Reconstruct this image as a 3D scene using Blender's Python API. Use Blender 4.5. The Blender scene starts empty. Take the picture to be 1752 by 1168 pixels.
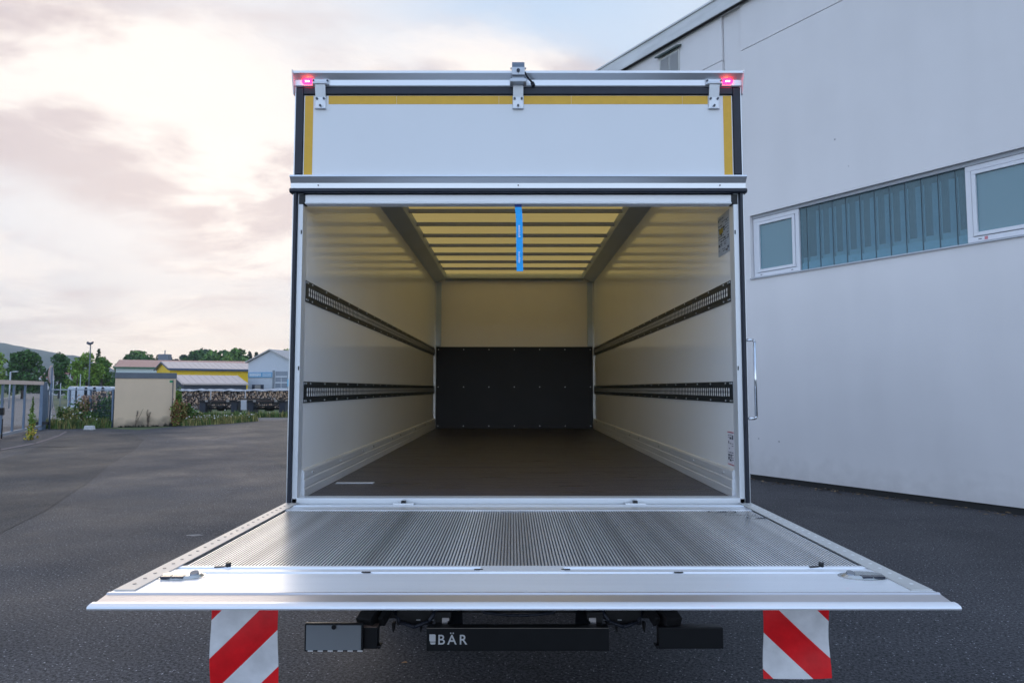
import bpy, bmesh, math, random
from mathutils import Vector, Matrix, noise as mnoise
R = math.radians
random.seed(7)
S = bpy.context.scene
COL = S.collection

# ------------------------------------------------------------------ camera
CAM_Z = 1.72
PITCH = math.atan(80/1168)
cam_d = bpy.data.cameras.new('camera'); cam = bpy.data.objects.new('camera', cam_d); COL.objects.link(cam)
cam.location = (0, 0, CAM_Z); cam.rotation_euler = (math.pi/2 + PITCH, 0, 0)
cam_d.sensor_width = 36; cam_d.lens = 24.0; cam_d.clip_start = .05; cam_d.clip_end = 6000
cam_d.dof.use_dof = True; cam_d.dof.focus_distance = 4.2; cam_d.dof.aperture_fstop = 8.0
S.camera = cam
S.render.resolution_x = 1024; S.render.resolution_y = 682

# ------------------------------------------------------------------ world
SUN_AZ, SUN_EL = R(-24), R(13)          # azimuth from +Y, towards -X
world = bpy.data.worlds.new('World'); S.world = world; world.use_nodes = True
nt = world.node_tree; N = nt.nodes; L = nt.links; N.clear()
def wn(t, **k):
    n = N.new(t)
    for a, b in k.items(): setattr(n, a, b)
    return n
def wmath(op, a, b=None, clamp=False):
    n = wn('ShaderNodeMath', operation=op, use_clamp=clamp)
    for i, v in enumerate((a, b)):
        if v is None: continue
        if isinstance(v, (int, float)): n.inputs[i].default_value = v
        else: L.new(v, n.inputs[i])
    return n.outputs[0]
def wmix(f, a, b, mode='MIX'):
    n = wn('ShaderNodeMix', data_type='RGBA', blend_type=mode)
    for s, v in ((0, f), (6, a), (7, b)):
        if isinstance(v, (int, float)): n.inputs[s].default_value = v
        elif isinstance(v, tuple): n.inputs[s].default_value = (*v, 1)
        else: L.new(v, n.inputs[s])
    return n.outputs[2]
def wramp(v, lo, hi):
    n = wn('ShaderNodeMapRange', interpolation_type='SMOOTHSTEP'); L.new(v, n.inputs[0])
    n.inputs[1].default_value = lo; n.inputs[2].default_value = hi
    return n.outputs[0]
tc = wn('ShaderNodeTexCoord'); sep = wn('ShaderNodeSeparateXYZ'); L.new(tc.outputs['Generated'], sep.inputs[0])
dx, dy, dz = sep.outputs
zc = wmath('MAXIMUM', dz, 0.0)
den = wmath('ADD', zc, 0.16)
cx_ = wmath('DIVIDE', dx, den); cy_ = wmath('DIVIDE', dy, den)
comb = wn('ShaderNodeCombineXYZ'); L.new(cx_, comb.inputs[0]); L.new(cy_, comb.inputs[1])
def wnoise(scale, detail, rough, off, dist=0.0, sc=(1, 1, 1)):
    mp = wn('ShaderNodeMapping'); mp.inputs['Location'].default_value = off; mp.inputs['Scale'].default_value = sc
    mp.inputs['Rotation'].default_value = (0, 0, R(24))
    L.new(comb.outputs[0], mp.inputs[0])
    n = wn('ShaderNodeTexNoise'); L.new(mp.outputs[0], n.inputs['Vector'])
    n.inputs['Scale'].default_value = scale; n.inputs['Detail'].default_value = detail
    n.inputs['Roughness'].default_value = rough; n.inputs['Distortion'].default_value = dist
    return n.outputs[0]
n1 = wnoise(.85, 7, .55, (3.1, 1.7, 0), .35, (.8, 1.0, 1))
n2 = wnoise(1.9, 8, .58, (7.4, 2.2, 0), .3, (.8, 1.0, 1))
n3 = wnoise(.55, 4, .5, (1.3, 9.1, 0), .2)
# closeness to the hidden sun
sv = (math.sin(SUN_AZ)*math.cos(SUN_EL), math.cos(SUN_AZ)*math.cos(SUN_EL), math.sin(SUN_EL))
dp = wn('ShaderNodeVectorMath', operation='DOT_PRODUCT'); L.new(tc.outputs['Generated'], dp.inputs[0]); dp.inputs[1].default_value = sv
sund = dp.outputs['Value']
glow = wramp(sund, .86, 1.0)
wide = wramp(sund, .35, 1.0)
horizon = wramp(dz, .02, .22)
clear = wmix(horizon, (.33, .46, .57), (.50, .65, .84))
clear = wmix(wmath('MULTIPLY', glow, .8), clear, (1.0, .90, .82))
cl_col = wmix(wide, (.48, .51, .60), (.60, .505, .51))
cl_col = wmix(wmath('MULTIPLY', glow, .5), cl_col, (.84, .71, .66))
bright = wmix(wide, (.76, .81, .88), (1.04, .94, .86))
body = wmix(wramp(n2, .44, .58), cl_col, bright)
cmask = wmath('MULTIPLY', wramp(n1, .40, .56), wramp(dz, .015, .12))
front = wmix(cmask, clear, body)
front = wmix(wmath('MULTIPLY', wramp(n3, .48, .68), .30), front, bright)
# the cool open sky behind the photographer
rear_c = wmix(wramp(dz, .0, .6), (1.42, 1.66, 2.02), (.50, .72, 1.12))
rear = wmix(wmath('MULTIPLY', cmask, .12), rear_c, (1.1, 1.15, 1.25))
side = wramp(wmath('ADD', dy, wmath('MULTIPLY', dz, -.22)), .42, -.25)
skyc = wmix(side, front, rear)
nish = wn('ShaderNodeTexSky', sky_type='NISHITA', sun_disc=False)
nish.sun_elevation = SUN_EL; nish.sun_rotation = SUN_AZ
bg1 = wn('ShaderNodeBackground'); L.new(nish.outputs[0], bg1.inputs[0]); bg1.inputs[1].default_value = .05
bg2 = wn('ShaderNodeBackground'); L.new(skyc, bg2.inputs[0]); bg2.inputs[1].default_value = .93
mixs = wn('ShaderNodeMixShader'); mixs.inputs[0].default_value = .90
L.new(bg1.outputs[0], mixs.inputs[1]); L.new(bg2.outputs[0], mixs.inputs[2])
wo = wn('ShaderNodeOutputWorld'); L.new(mixs.outputs[0], wo.inputs[0])

# ------------------------------------------------------------------ sun
sd = bpy.data.lights.new('sun', 'SUN'); sd.energy = .5; sd.angle = R(28); sd.color = (1, .86, .70)
sun = bpy.data.objects.new('sun', sd); COL.objects.link(sun)
sun.rotation_euler = Vector(sv).to_track_quat('Z', 'Y').to_euler()

S.view_settings.view_transform = 'Standard'; S.view_settings.look = 'None'
S.view_settings.exposure = .42; S.view_settings.gamma = 1
S.render.engine = 'CYCLES'
S.cycles.max_bounces = 16; S.cycles.diffuse_bounces = 12; S.cycles.glossy_bounces = 6
S.cycles.transparent_max_bounces = 16

# ------------------------------------------------------------------ helpers
def at(px, py, Y):
    a = (px-876)/1168; b = (584-py)/1168; c, s = math.cos(PITCH), math.sin(PITCH)
    k = Y/(c-b*s)
    return Vector((a*k, Y, CAM_Z+(s+b*c)*k))
def gp(px, py, z=0.0):
    a = (px-876)/1168; b = (584-py)/1168; c, s = math.cos(PITCH), math.sin(PITCH)
    k = (z-CAM_Z)/(s+b*c)
    return Vector((a*k, (c-b*s)*k, z))

class MB:
    def __init__(s): s.v = []; s.f = []; s.m = []; s.sm = []
    def add(s, vs, fs, mi=0, sm=False):
        o = len(s.v); s.v += [tuple(v) for v in vs]
        for f in fs: s.f.append(tuple(i+o for i in f)); s.m.append(mi); s.sm.append(sm)
        return s
    def box(s, x0, x1, y0, y1, z0, z1, mi=0):
        return s.add([(x0,y0,z0),(x1,y0,z0),(x1,y1,z0),(x0,y1,z0),(x0,y0,z1),(x1,y0,z1),(x1,y1,z1),(x0,y1,z1)],
              [(0,3,2,1),(4,5,6,7),(0,1,5,4),(1,2,6,5),(2,3,7,6),(3,0,4,7)], mi)
    def obox(s, c, ux, uy, uz, mi=0):     # centre and three half-vectors
        c, ux, uy, uz = map(Vector, (c, ux, uy, uz))
        vs = [c+a*ux+b*uy+d*uz for d in (-1,1) for a, b in ((-1,-1),(1,-1),(1,1),(-1,1))]
        return s.add(vs, [(0,3,2,1),(4,5,6,7),(0,1,5,4),(1,2,6,5),(2,3,7,6),(3,0,4,7)], mi)
    def bar(s, p, q, w, h, mi=0):
        p, q = Vector(p), Vector(q); d = (q-p)
        up = Vector((0,0,1)) if abs(d.normalized().z) < .95 else Vector((0,1,0))
        sx = d.cross(up).normalized()*w/2; sz = sx.cross(d).normalized()*h/2
        return s.obox((p+q)/2, sx, d/2, sz, mi)
    def prism(s, prof, a0, a1, axis='x', mi=0):   # profile extruded along an axis
        n = len(prof); vs = []
        for a in (a0, a1):
            for u, w in prof:
                vs.append((a,u,w) if axis == 'x' else ((u,a,w) if axis == 'y' else (u,w,a)))
        fs = [tuple(range(n)), tuple(range(2*n-1, n-1, -1))]
        fs += [(i, n+i, n+(i+1)%n, (i+1)%n) for i in range(n)]
        return s.add(vs, fs, mi)
    def cyl(s, p, q, r, n=12, mi=0, r2=None, cap=True):
        p, q = Vector(p), Vector(q); d = (q-p).normalized(); r2 = r if r2 is None else r2
        a = d.orthogonal().normalized(); b = d.cross(a)
        vs = [p+(a*math.cos(t)+b*math.sin(t))*r for t in [2*math.pi*i/n for i in range(n)]]
        vs += [q+(a*math.cos(t)+b*math.sin(t))*r2 for t in [2*math.pi*i/n for i in range(n)]]
        s.add(vs, [(i,(i+1)%n,n+(i+1)%n,n+i) for i in range(n)], mi, True)
        if cap: 
            o = len(s.v)-2*n
            s.f.append(tuple(o+i for i in range(n-1,-1,-1))); s.m.append(mi); s.sm.append(False)
            s.f.append(tuple(o+n+i for i in range(n))); s.m.append(mi); s.sm.append(False)
        return s
    def tube(s, pts, r, n=8, mi=0):
        for a, b in zip(pts, pts[1:]): s.cyl(a, b, r, n, mi)
        return s
    def quad(s, a, b, c, d, mi=0): return s.add([a,b,c,d], [(0,1,2,3)], mi)
    def build(s, name, mats, parent=None, bevel=0, fixn=True):
        me = bpy.data.meshes.new(name); me.from_pydata(s.v, [], s.f)
        if not isinstance(mats, (list, tuple)): mats = [mats]
        for m in mats: me.materials.append(m)
        me.polygons.foreach_set('material_index', s.m); me.polygons.foreach_set('use_smooth', s.sm)
        if fixn and len(s.f) < 60000:
            bm = bmesh.new(); bm.from_mesh(me); bmesh.ops.recalc_face_normals(bm, faces=bm.faces); bm.to_mesh(me); bm.free()
        me.update()
        o = bpy.data.objects.new(name, me); COL.objects.link(o)
        if parent: o.parent = parent
        if bevel:
            b = o.modifiers.new('bevel', 'BEVEL'); b.width = bevel; b.segments = 2; b.limit_method = 'ANGLE'; b.angle_limit = R(40)
        return o
def each(name, m, parent, items, bevel=0):      # one object per item; an item is a function that fills a mesh
    out = []
    for fn in items:
        b = MB(); fn(b); out.append(b.build(name, m, parent, bevel))
    return out
def empty(name, loc, rz=0):
    o = bpy.data.objects.new(name, None); COL.objects.link(o); o.location = loc; o.rotation_euler = (0,0,rz); o.empty_display_size = .3
    return o
def tag(o, label=None, cat=None, group=None, kind=None):
    if label: o['label'] = label
    if cat: o['category'] = cat
    if group: o['group'] = group
    if kind: o['kind'] = kind
    return o
def copy_tree(o, parent=None):
    c = o.copy(); COL.objects.link(c); c.parent = parent
    for ch in [x for x in list(COL.objects) if x.parent == o]: copy_tree(ch, c)
    return c

# ------------------------------------------------------------------ materials
def mat(name, col, rough=.5, metal=0.0, var=0.0, vscale=3.0, bump=0.0, bscale=40.0, spec=.5, stretch=(1,1,1), coat=0.0, rvar=0.0, col2=None, island=0.0):
    m = bpy.data.materials.new(name); m.use_nodes = True
    t = m.node_tree; b = t.nodes['Principled BSDF']
    b.inputs['Base Color'].default_value = (*col, 1); b.inputs['Roughness'].default_value = rough
    b.inputs['Metallic'].default_value = metal; b.inputs['Specular IOR Level'].default_value = spec
    if coat: b.inputs['Coat Weight'].default_value = coat; b.inputs['Coat Roughness'].default_value = .08
    tcn = t.nodes.new('ShaderNodeTexCoord'); mp = t.nodes.new('ShaderNodeMapping'); mp.inputs['Scale'].default_value = stretch
    t.links.new(tcn.outputs['Object'], mp.inputs[0])
    if var or rvar:
        n = t.nodes.new('ShaderNodeTexNoise'); n.inputs['Scale'].default_value = vscale; n.inputs['Detail'].default_value = 6
        n.inputs['Roughness'].default_value = .6
        t.links.new(mp.outputs[0], n.inputs['Vector'])
    if var:
        mr = t.nodes.new('ShaderNodeMapRange'); t.links.new(n.outputs[0], mr.inputs[0])
        mr.inputs[1].default_value = .3; mr.inputs[2].default_value = .7
        mx = t.nodes.new('ShaderNodeMix'); mx.data_type = 'RGBA'; t.links.new(mr.outputs[0], mx.inputs[0])
        c2 = col2 or tuple(c*(1+var) for c in col); c1 = tuple(c*(1-var) for c in col) if not col2 else col
        mx.inputs[6].default_value = (*c1, 1); mx.inputs[7].default_value = (*c2, 1)
        out = mx.outputs[2]
        if island:
            g = t.nodes.new('ShaderNodeNewGeometry'); mr2 = t.nodes.new('ShaderNodeMapRange'); t.links.new(g.outputs['Random Per Island'], mr2.inputs[0])
            mr2.inputs[3].default_value = 1-island; mr2.inputs[4].default_value = 1+island
            mm = t.nodes.new('ShaderNodeMix'); mm.data_type = 'RGBA'; mm.blend_type = 'MULTIPLY'; mm.inputs[0].default_value = 1
            t.links.new(out, mm.inputs[6]); t.links.new(mr2.outputs[0], mm.inputs[7]); out = mm.outputs[2]
        t.links.new(out, b.inputs['Base Color'])
    if rvar:
        mr = t.nodes.new('ShaderNodeMapRange'); t.links.new(n.outputs[0], mr.inputs[0])
        mr.inputs[1].default_value = .3; mr.inputs[2].default_value = .7
        mr.inputs[3].default_value = max(.02, rough-rvar); mr.inputs[4].default_value = rough+rvar
        t.links.new(mr.outputs[0], b.inputs['Roughness'])
    if bump:
        n2_ = t.nodes.new('ShaderNodeTexNoise'); n2_.inputs['Scale'].default_value = bscale; n2_.inputs['Detail'].default_value = 4
        t.links.new(mp.outputs[0], n2_.inputs['Vector'])
        bp = t.nodes.new('ShaderNodeBump'); bp.inputs['Strength'].default_value = bump; bp.inputs['Distance'].default_value = .01
        t.links.new(n2_.outputs[0], bp.inputs['Height']); t.links.new(bp.outputs[0], b.inputs['Normal'])
    return m
def emis(name, col, st):
    m = bpy.data.materials.new(name); m.use_nodes = True; b = m.node_tree.nodes['Principled BSDF']
    b.inputs['Base Color'].default_value = (*col, 1); b.inputs['Emission Color'].default_value = (*col, 1); b.inputs['Emission Strength'].default_value = st
    return m

WHITE = mat('white_lacquer', (.78,.79,.80), .32, var=.02, vscale=1.2, bump=.03, bscale=4, coat=.2)
ALU = mat('anodised_aluminium', (.70,.72,.74), .34, .75, var=.06, vscale=2, stretch=(.3,6,6), rvar=.05)
ALUY = mat('brushed_aluminium', (.80,.82,.85), .36, .40, var=.08, vscale=6, stretch=(6,.3,6), rvar=.06)
PALU = mat('platform_aluminium', (.82,.83,.85), .38, .35, var=.04, vscale=3)
NALU = mat('nose_aluminium', (.86,.87,.89), .34, .35, var=.03, vscale=3, stretch=(.3,8,8), rvar=.04)
RIBM = mat('ribbed_aluminium', (.80,.82,.85), .30, .60, var=.50, vscale=1.3, stretch=(3.0,.02,1))  # long light and dark bands in the colour stand for reflections
CREAM = mat('edge_aluminium', (.66,.60,.53), .5, .3, var=.06, vscale=8, rvar=.05)
RUBBER = mat('black_rubber', (.014,.018,.03), .42, var=.2, vscale=9, spec=.4)
BLACK = mat('black_steel', (.006,.007,.009), .38, var=.2, vscale=12, bump=.05, spec=.35)
CHASSIS = mat('chassis_steel', (.012,.012,.013), .55, var=.35, vscale=14, bump=.2, spec=.3)
GALV = mat('galvanised_steel', (.5,.52,.54), .4, .8, var=.12, vscale=12)
TAPE = mat('yellow_reflective_tape', (.74,.42,.03), .45, var=.05, vscale=20, stretch=(1,1,1), bump=.1, bscale=300)
RAILM = mat('rail_steel', (.025,.035,.042), .42, .3, var=.15, vscale=5)
FLOORM = mat('phenolic_plywood', (.046,.044,.062), .33, var=.40, vscale=4, stretch=(.4,6,1), bump=.25, bscale=220, rvar=.08)
KICK = mat('black_kick_plate', (.010,.010,.012), .40, var=.15, vscale=3, bump=.1, bscale=120, spec=.25)
BLUE = mat('blue_webbing', (.015,.42,.95), .6, var=.08, vscale=80, bump=.2, bscale=300)
BLUED = mat('dark_blue_stitching', (.005,.03,.22), .6)
PLATE = mat('grey_number_plate', (.20,.22,.24), .45, var=.04)
LETTER = mat('letter_print', (.62,.64,.67), .5)
DARKG = mat('dark_lens', (.01,.015,.03), .08)
INK = mat('sticker_ink', (.05,.06,.08), .6)
STICKW = mat('sticker_white', (.68,.66,.70), .5, var=.04)
STICKB = mat('sticker_blue', (.36,.42,.50), .5, var=.08, vscale=20)
STICKY = mat('sticker_yellow', (.30,.24,.03), .5)
REDINK = mat('sticker_red', (.5,.05,.08), .5)

# interior wall laminate: beige white, semi gloss with a long faint streak
def wall_laminate():
    m = mat('laminate_wall', (.87,.87,.86), .09, var=.02, vscale=1.5, spec=.55)
    t = m.node_tree; b = t.nodes['Principled BSDF']
    tcn = t.nodes.new('ShaderNodeTexCoord'); mp = t.nodes.new('ShaderNodeMapping'); mp.inputs['Scale'].default_value = (1, 1.2, .35)
    n = t.nodes.new('ShaderNodeTexNoise'); n.inputs['Scale'].default_value = 6; n.inputs['Detail'].default_value = 3
    t.links.new(tcn.outputs['Object'], mp.inputs[0]); t.links.new(mp.outputs[0], n.inputs['Vector'])
    bp = t.nodes.new('ShaderNodeBump'); bp.inputs['Strength'].default_value = .02; bp.inputs['Distance'].default_value = .01
    t.links.new(n.outputs[0], bp.inputs['Height']); t.links.new(bp.outputs[0], b.inputs['Normal'])
    return m
LAM = wall_laminate()
def translucent_roof():
    m = bpy.data.materials.new('translucent_fibreglass'); m.use_nodes = True; t = m.node_tree; t.nodes.clear()
    o = t.nodes.new('ShaderNodeOutputMaterial'); mx = t.nodes.new('ShaderNodeMixShader'); mx.inputs[0].default_value = .80
    d = t.nodes.new('ShaderNodeBsdfDiffuse'); tr = t.nodes.new('ShaderNodeBsdfTranslucent')
    tcn = t.nodes.new('ShaderNodeTexCoord'); mp = t.nodes.new('ShaderNodeMapping'); mp.inputs['Scale'].default_value = (.5, 14, 1)
    n = t.nodes.new('ShaderNodeTexNoise'); n.inputs['Scale'].default_value = 2; n.inputs['Detail'].default_value = 6
    mc = t.nodes.new('ShaderNodeMix'); mc.data_type = 'RGBA'
    mc.inputs[6].default_value = (.80,.62,.31,1); mc.inputs[7].default_value = (.89,.73,.41,1)
    t.links.new(tcn.outputs['Object'], mp.inputs[0]); t.links.new(mp.outputs[0], n.inputs['Vector']); t.links.new(n.outputs[0], mc.inputs[0])
    for s in (d, tr): t.links.new(mc.outputs[2], s.inputs[0])
    t.links.new(d.outputs[0], mx.inputs[1]); t.links.new(tr.outputs[0], mx.inputs[2]); t.links.new(mx.outputs[0], o.inputs[0])
    return m
ROOFT = translucent_roof()

# ------------------------------------------------------------------ ground
def asphalt(name, base, speck=.35, patch=.25):
    m = bpy.data.materials.new(name); m.use_nodes = True; t = m.node_tree; b = t.nodes['Principled BSDF']; l = t.links
    tcn = t.nodes.new('ShaderNodeTexCoord')
    def nz(sc, det, ro=.6, st=(1,1,1)):
        mp = t.nodes.new('ShaderNodeMapping'); mp.inputs['Scale'].default_value = st; mp.inputs['Rotation'].default_value = (0,0,.5); l.new(tcn.outputs['Object'], mp.inputs[0])
        n = t.nodes.new('ShaderNodeTexNoise'); n.inputs['Scale'].default_value = sc; n.inputs['Detail'].default_value = det; n.inputs['Roughness'].default_value = ro
        l.new(mp.outputs[0], n.inputs['Vector']); return n.outputs[0]
    def mr(v, a, b_, c, d):
        n = t.nodes.new('ShaderNodeMapRange'); l.new(v, n.inputs[0])
        for i, x in enumerate((a, b_, c, d)): n.inputs[i+1].default_value = x
        return n.outputs[0]
    def mul(a, b_):
        n = t.nodes.new('ShaderNodeMath'); n.operation = 'MULTIPLY'; l.new(a, n.inputs[0]); l.new(b_, n.inputs[1]); return n.outputs[0]
    big = mr(nz(.22, 5), .3, .7, 1-patch, 1+patch)
    streak = mr(nz(.9, 6, .65, (.25, 1.6, 1)), .3, .7, .91, 1.09)
    fine = mul(mr(nz(48, 2, .8), .38, .62, .35, 1.75), mr(nz(150, 2, .7), .3, .7, .7, 1.35))
    vo = t.nodes.new('ShaderNodeTexVoronoi'); vo.inputs['Scale'].default_value = 70; l.new(tcn.outputs['Object'], vo.inputs['Vector'])
    sp = t.nodes.new('ShaderNodeSeparateColor'); l.new(vo.outputs['Color'], sp.inputs[0])
    stone = mul(mr(mul(mr(sp.outputs[0], .93, .94, 0, 1), mr(vo.outputs['Distance'], .30, .38, 1, 0)), 0, 1, 1.0, 1+speck*11), mr(vo.outputs['Distance'], .0, .5, 1.12, .9))
    # fine dark cracks
    vc = t.nodes.new('ShaderNodeTexVoronoi'); vc.feature = 'DISTANCE_TO_EDGE'; vc.inputs['Scale'].default_value = .16
    add = t.nodes.new('ShaderNodeVectorMath'); add.operation = 'ADD'
    nn = t.nodes.new('ShaderNodeTexNoise'); nn.inputs['Scale'].default_value = 1.4; nn.inputs['Detail'].default_value = 6
    l.new(tcn.outputs['Object'], nn.inputs['Vector']); l.new(tcn.outputs['Object'], add.inputs[0]); l.new(nn.outputs['Color'], add.inputs[1]); l.new(add.outputs[0], vc.inputs['Vector'])
    crack = mr(vc.outputs['Distance'], .0, .004, .72, 1.0)
    f = mul(mul(mul(mul(big, streak), fine), stone), crack)
    mx = t.nodes.new('ShaderNodeMix'); mx.data_type = 'RGBA'; mx.blend_type = 'MULTIPLY'; mx.inputs[0].default_value = 1
    mx.inputs[6].default_value = (*base, 1); l.new(f, mx.inputs[7]); l.new(mx.outputs[2], b.inputs['Base Color'])
    l.new(mr(nz(.6, 4), .3, .7, .62, .85), b.inputs['Roughness']); b.inputs['Specular IOR Level'].default_value = .22
    bp = t.nodes.new('ShaderNodeBump'); bp.inputs['Strength'].default_value = .8; bp.inputs['Distance'].default_value = .008
    l.new(nz(110, 3, .7), bp.inputs['Height']); l.new(bp.outputs[0], b.inputs['Normal'])
    return m
ASPH = asphalt('asphalt', (.062,.061,.066), .30)
ROADM = asphalt('road_asphalt', (.13,.13,.135), .1, .1)
LAWN = mat('dry_turf', (.075,.10,.035), .9, var=.4, vscale=.5, bump=.6, bscale=14)
tag(MB().quad((-3000,-800,-.012),(3000,-800,-.012),(3000,4000,-.012),(-3000,4000,-.012)).build('ground', LAWN), kind='structure')
yard = MB(); yp = [(-34,-25),(34,-25),(34,45),(-10,45),(-12.5,37.5),(-14.0,36.6),(-14.5,32),(-15.2,31.2),(-15.5,28.5),(-17.6,29.6),(-19.2,28.9),(-21.5,31.5),(-24.5,36.5),(-31,36.5),(-34,30)]
yard.add([(x,y,0) for x,y in yp], [tuple(range(len(yp)))])
tag(yard.build('asphalt_yard', ASPH), kind='structure')
pp = [gp(a,b_,.004) for a,b_ in ((-60,925),(0,912),(40,892),(80,872),(112,850),(150,826),(192,792),(232,768),(246,752),(225,742),(150,741),(90,752),(40,775),(-60,800))]
tag(MB().add(pp, [tuple(range(len(pp)))]).build('asphalt_patch', asphalt('patch_asphalt', (.044,.045,.049), .16, .2)), kind='structure')
pp = [gp(a,b_,.004) for a,b_ in ((405,722),(420,745),(452,775),(492,806),(560,806),(560,722))]
tag(MB().add(pp, [tuple(range(len(pp)))]).build('asphalt_patch', asphalt('pale_patch_asphalt', (.062,.060,.062), .15, .2)), kind='structure')
# gravel lane behind the weeds, running past the parked trailers
LANE = asphalt('lane_asphalt', (.12,.12,.125), .1, .15)
tag(MB().quad((-26,38.0,-.004),(-10,36,-.004),(6,40.5,-.004),(-22,40.3,-.004)).build('lane', LANE), kind='structure')
ru = Vector((-.56,.83,0)).normalized(); rn = Vector((ru.y,-ru.x,0))
ra = Vector((-22.9,34.6,.004)); 
tag(MB().quad(ra-ru*3, ra-rn*7.2-ru*3, ra-rn*7.2+ru*330, ra+ru*330).build('road', ROADM), kind='structure')
LINE = mat('road_line_paint', (.55,.55,.53), .7, var=.25, vscale=6)
ln = MB(); zz = Vector((0,0,.004))
for off in (.25, 6.9): ln.quad(*[ra+zz-rn*o+ru*t for o, t in ((off,0),(off+.12,0),(off+.12,200),(off,200))])
tag(ln.build('road_line', LINE), 'thin white edge lines along the road beyond the gate', 'road marking')
# faint old marks on the yard
FAINT = mat('worn_chalk', (.22,.22,.22), .9, var=.5, vscale=30)
for nm, px, py, w, h, lab in (('paint_mark', 333, 915, .20, .10, 'small pale round paint spot on the asphalt left of the tail lift'),
                         ('worn_marking', 105, 765, 1.2, .10, 'faint worn white streak on the asphalt in front of the gate')):
    p = gp(px, py, .004); n = 20
    vs = [(p.x+w/2*math.cos(6.283*i/n)*(1+.12*math.sin(i*2.3)), p.y+h/2*math.sin(6.283*i/n)*(1+.2*math.sin(i*1.7)), .004) for i in range(n)]
    tag(MB().add(vs, [tuple(range(n))]).build(nm, mat(nm+'_paint', (.20,.19,.185), .85, var=.4, vscale=25)), lab, 'ground mark')
kt = [(-60,776),(0,768),(60,757),(100,744),(112,737)]; kb = MB()
for (a,b_),(c,d) in zip(kt, kt[1:]): kb.quad(gp(a,b_,.008), gp(c,d,.008), gp(c+3,d+1.6,.008), gp(a,b_+2.2,.008))
tag(kb.build('gutter_stones', mat('gutter_stone', (.15,.12,.12), .9, var=.4, vscale=9)), kind='structure')

# ------------------------------------------------------------------ hill
hill = MB(); nx, ny = 90, 10
prof = [(-1700,135),(-1300,118),(-1162,104),(-1070,89),(-970,69),(-924,52),(-857,25),(-800,5),(-700,-4)]
def hz(x):
    for (a, b_), (c, d) in zip(prof, prof[1:]):
        if a <= x <= c: return b_+(d-b_)*(x-a)/(c-a)
    return prof[0][1] if x < a else -4
vs = []
for j in range(ny+1):
    for i in range(nx+1):
        x = -2300+i*(1750/nx); f = math.sin(math.pi/2*j/ny)
        z = hz(x*1.0)*f + (mnoise.noise(Vector((x*.03, j*.7, 0)))*4 + mnoise.noise(Vector((x*.12, j*2.2, 3)))*3)*(1 if j else 0)
        vs.append((x, 1150+j*40, z if j else -2))
hill.add(vs, [(j*(nx+1)+i, j*(nx+1)+i+1, (j+1)*(nx+1)+i+1, (j+1)*(nx+1)+i) for j in range(ny) for i in range(nx)])
tag(hill.build('hill', mat('forest_hill', (.030,.055,.028), .95, var=.5, vscale=.03, bump=1.0, bscale=.08)), kind='structure')

# ------------------------------------------------------------------ the box truck
T = empty('box_truck', (.035, 3.77, 0))
tag(T, 'white box truck seen from behind with its rear open and tail lift lowered level', 'truck')
W = 1.265
# body shell
def side(sgn):
    b = MB(); x0, x1 = sorted((sgn*1.212, sgn*1.245))
    b.box(x0, x1, .075, 6.70, 1.06, 3.46)
    return b
for sgn in (-1, 1):
    side(sgn).build('side_wall', LAM, T)
    x0, x1 = sorted((sgn*1.247, sgn*1.262)); MB().box(x0, x1, .081, 6.72, 1.0, 3.47).build('outer_panel', WHITE, T)
MB().box(-1.21, 1.21, 6.68, 6.72, 1.06, 3.46).build('front_wall', mat('front_laminate', (.88,.84,.80), .38, var=.02), T)
rf = MB().box(-1.24, 1.24, .10, 6.72, 3.475, 3.480); rf.build('roof', ROOFT, T)
fl = MB().box(-1.21, 1.21, .085, 6.678, 1.06, 1.112); floor = fl.build('cargo_floor', FLOORM, T)
# panel joints of the floor
each('floor_joint', BLACK, floor, [lambda b, y=y: b.box(-1.19, 1.19, y, y+.004, 1.1121, 1.1128) for y in (1.55, 3.2, 5.0)])
MB().box(-1.165, -.925, .655, .70, 1.1122, 1.116).build('label_strip', mat('label_strip_metal', (.62,.63,.66), .4), floor)
# roof bows
for k in range(12):
    y = 6.09 - .541*k
    MB().prism([(y-.024,3.474),(y-.017,3.440),(y+.017,3.440),(y+.024,3.474)], -1.07, 1.07).build('roof_bow', mat('bow_steel', (.34,.35,.38), .45, .6) if k == 0 else bpy.data.materials['bow_steel'], T)
CV = mat('cove_aluminium', (.50,.57,.66), .40, .35, var=.05)
for sgn in (-1, 1):
    pr = [(sgn*1.2119,3.335),(sgn*1.175,3.345),(sgn*1.06,3.405),(sgn*1.04,3.474),(sgn*1.2119,3.474)]
    MB().prism(pr, .09, 6.66, 'y').build('cove_profile', CV, T, .003)
    g = MB().bar((sgn*1.118,.10,3.372),(sgn*1.118,6.6,3.372),.012,.006); 
    x0, x1 = sorted((sgn*1.12, sgn*1.2115)); MB().box(x0, x1, 6.62, 6.679, 2.36, 3.34).build('corner_post', CV, T, .004)
    x0, x1 = sorted((sgn*1.195, sgn*1.2115)); MB().box(x0, x1, 6.60, 6.645, 1.12, 3.34).build('corner_trim', ALU, T, .003)
MB().prism([(6.679,3.37),(6.62,3.37),(6.59,3.40),(6.59,3.44),(6.62,3.474),(6.679,3.474)], -1.06, 1.06).build('front_top_rail', mat('rail_aluminium', (.5,.56,.64), .3, .6), T)
kp = MB().box(-1.194, 1.194, 6.655, 6.678, 1.113, 2.352); kpo = kp.build('kick_plate', KICK, T)
each('rivet', GALV, kpo, [lambda b, i=i, z=z: b.cyl((-1.16+i*.3867, 6.6545, z), (-1.16+i*.3867, 6.648, z), .008, 8) for z in (1.15, 1.74, 2.31) for i in range(7)])
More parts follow.
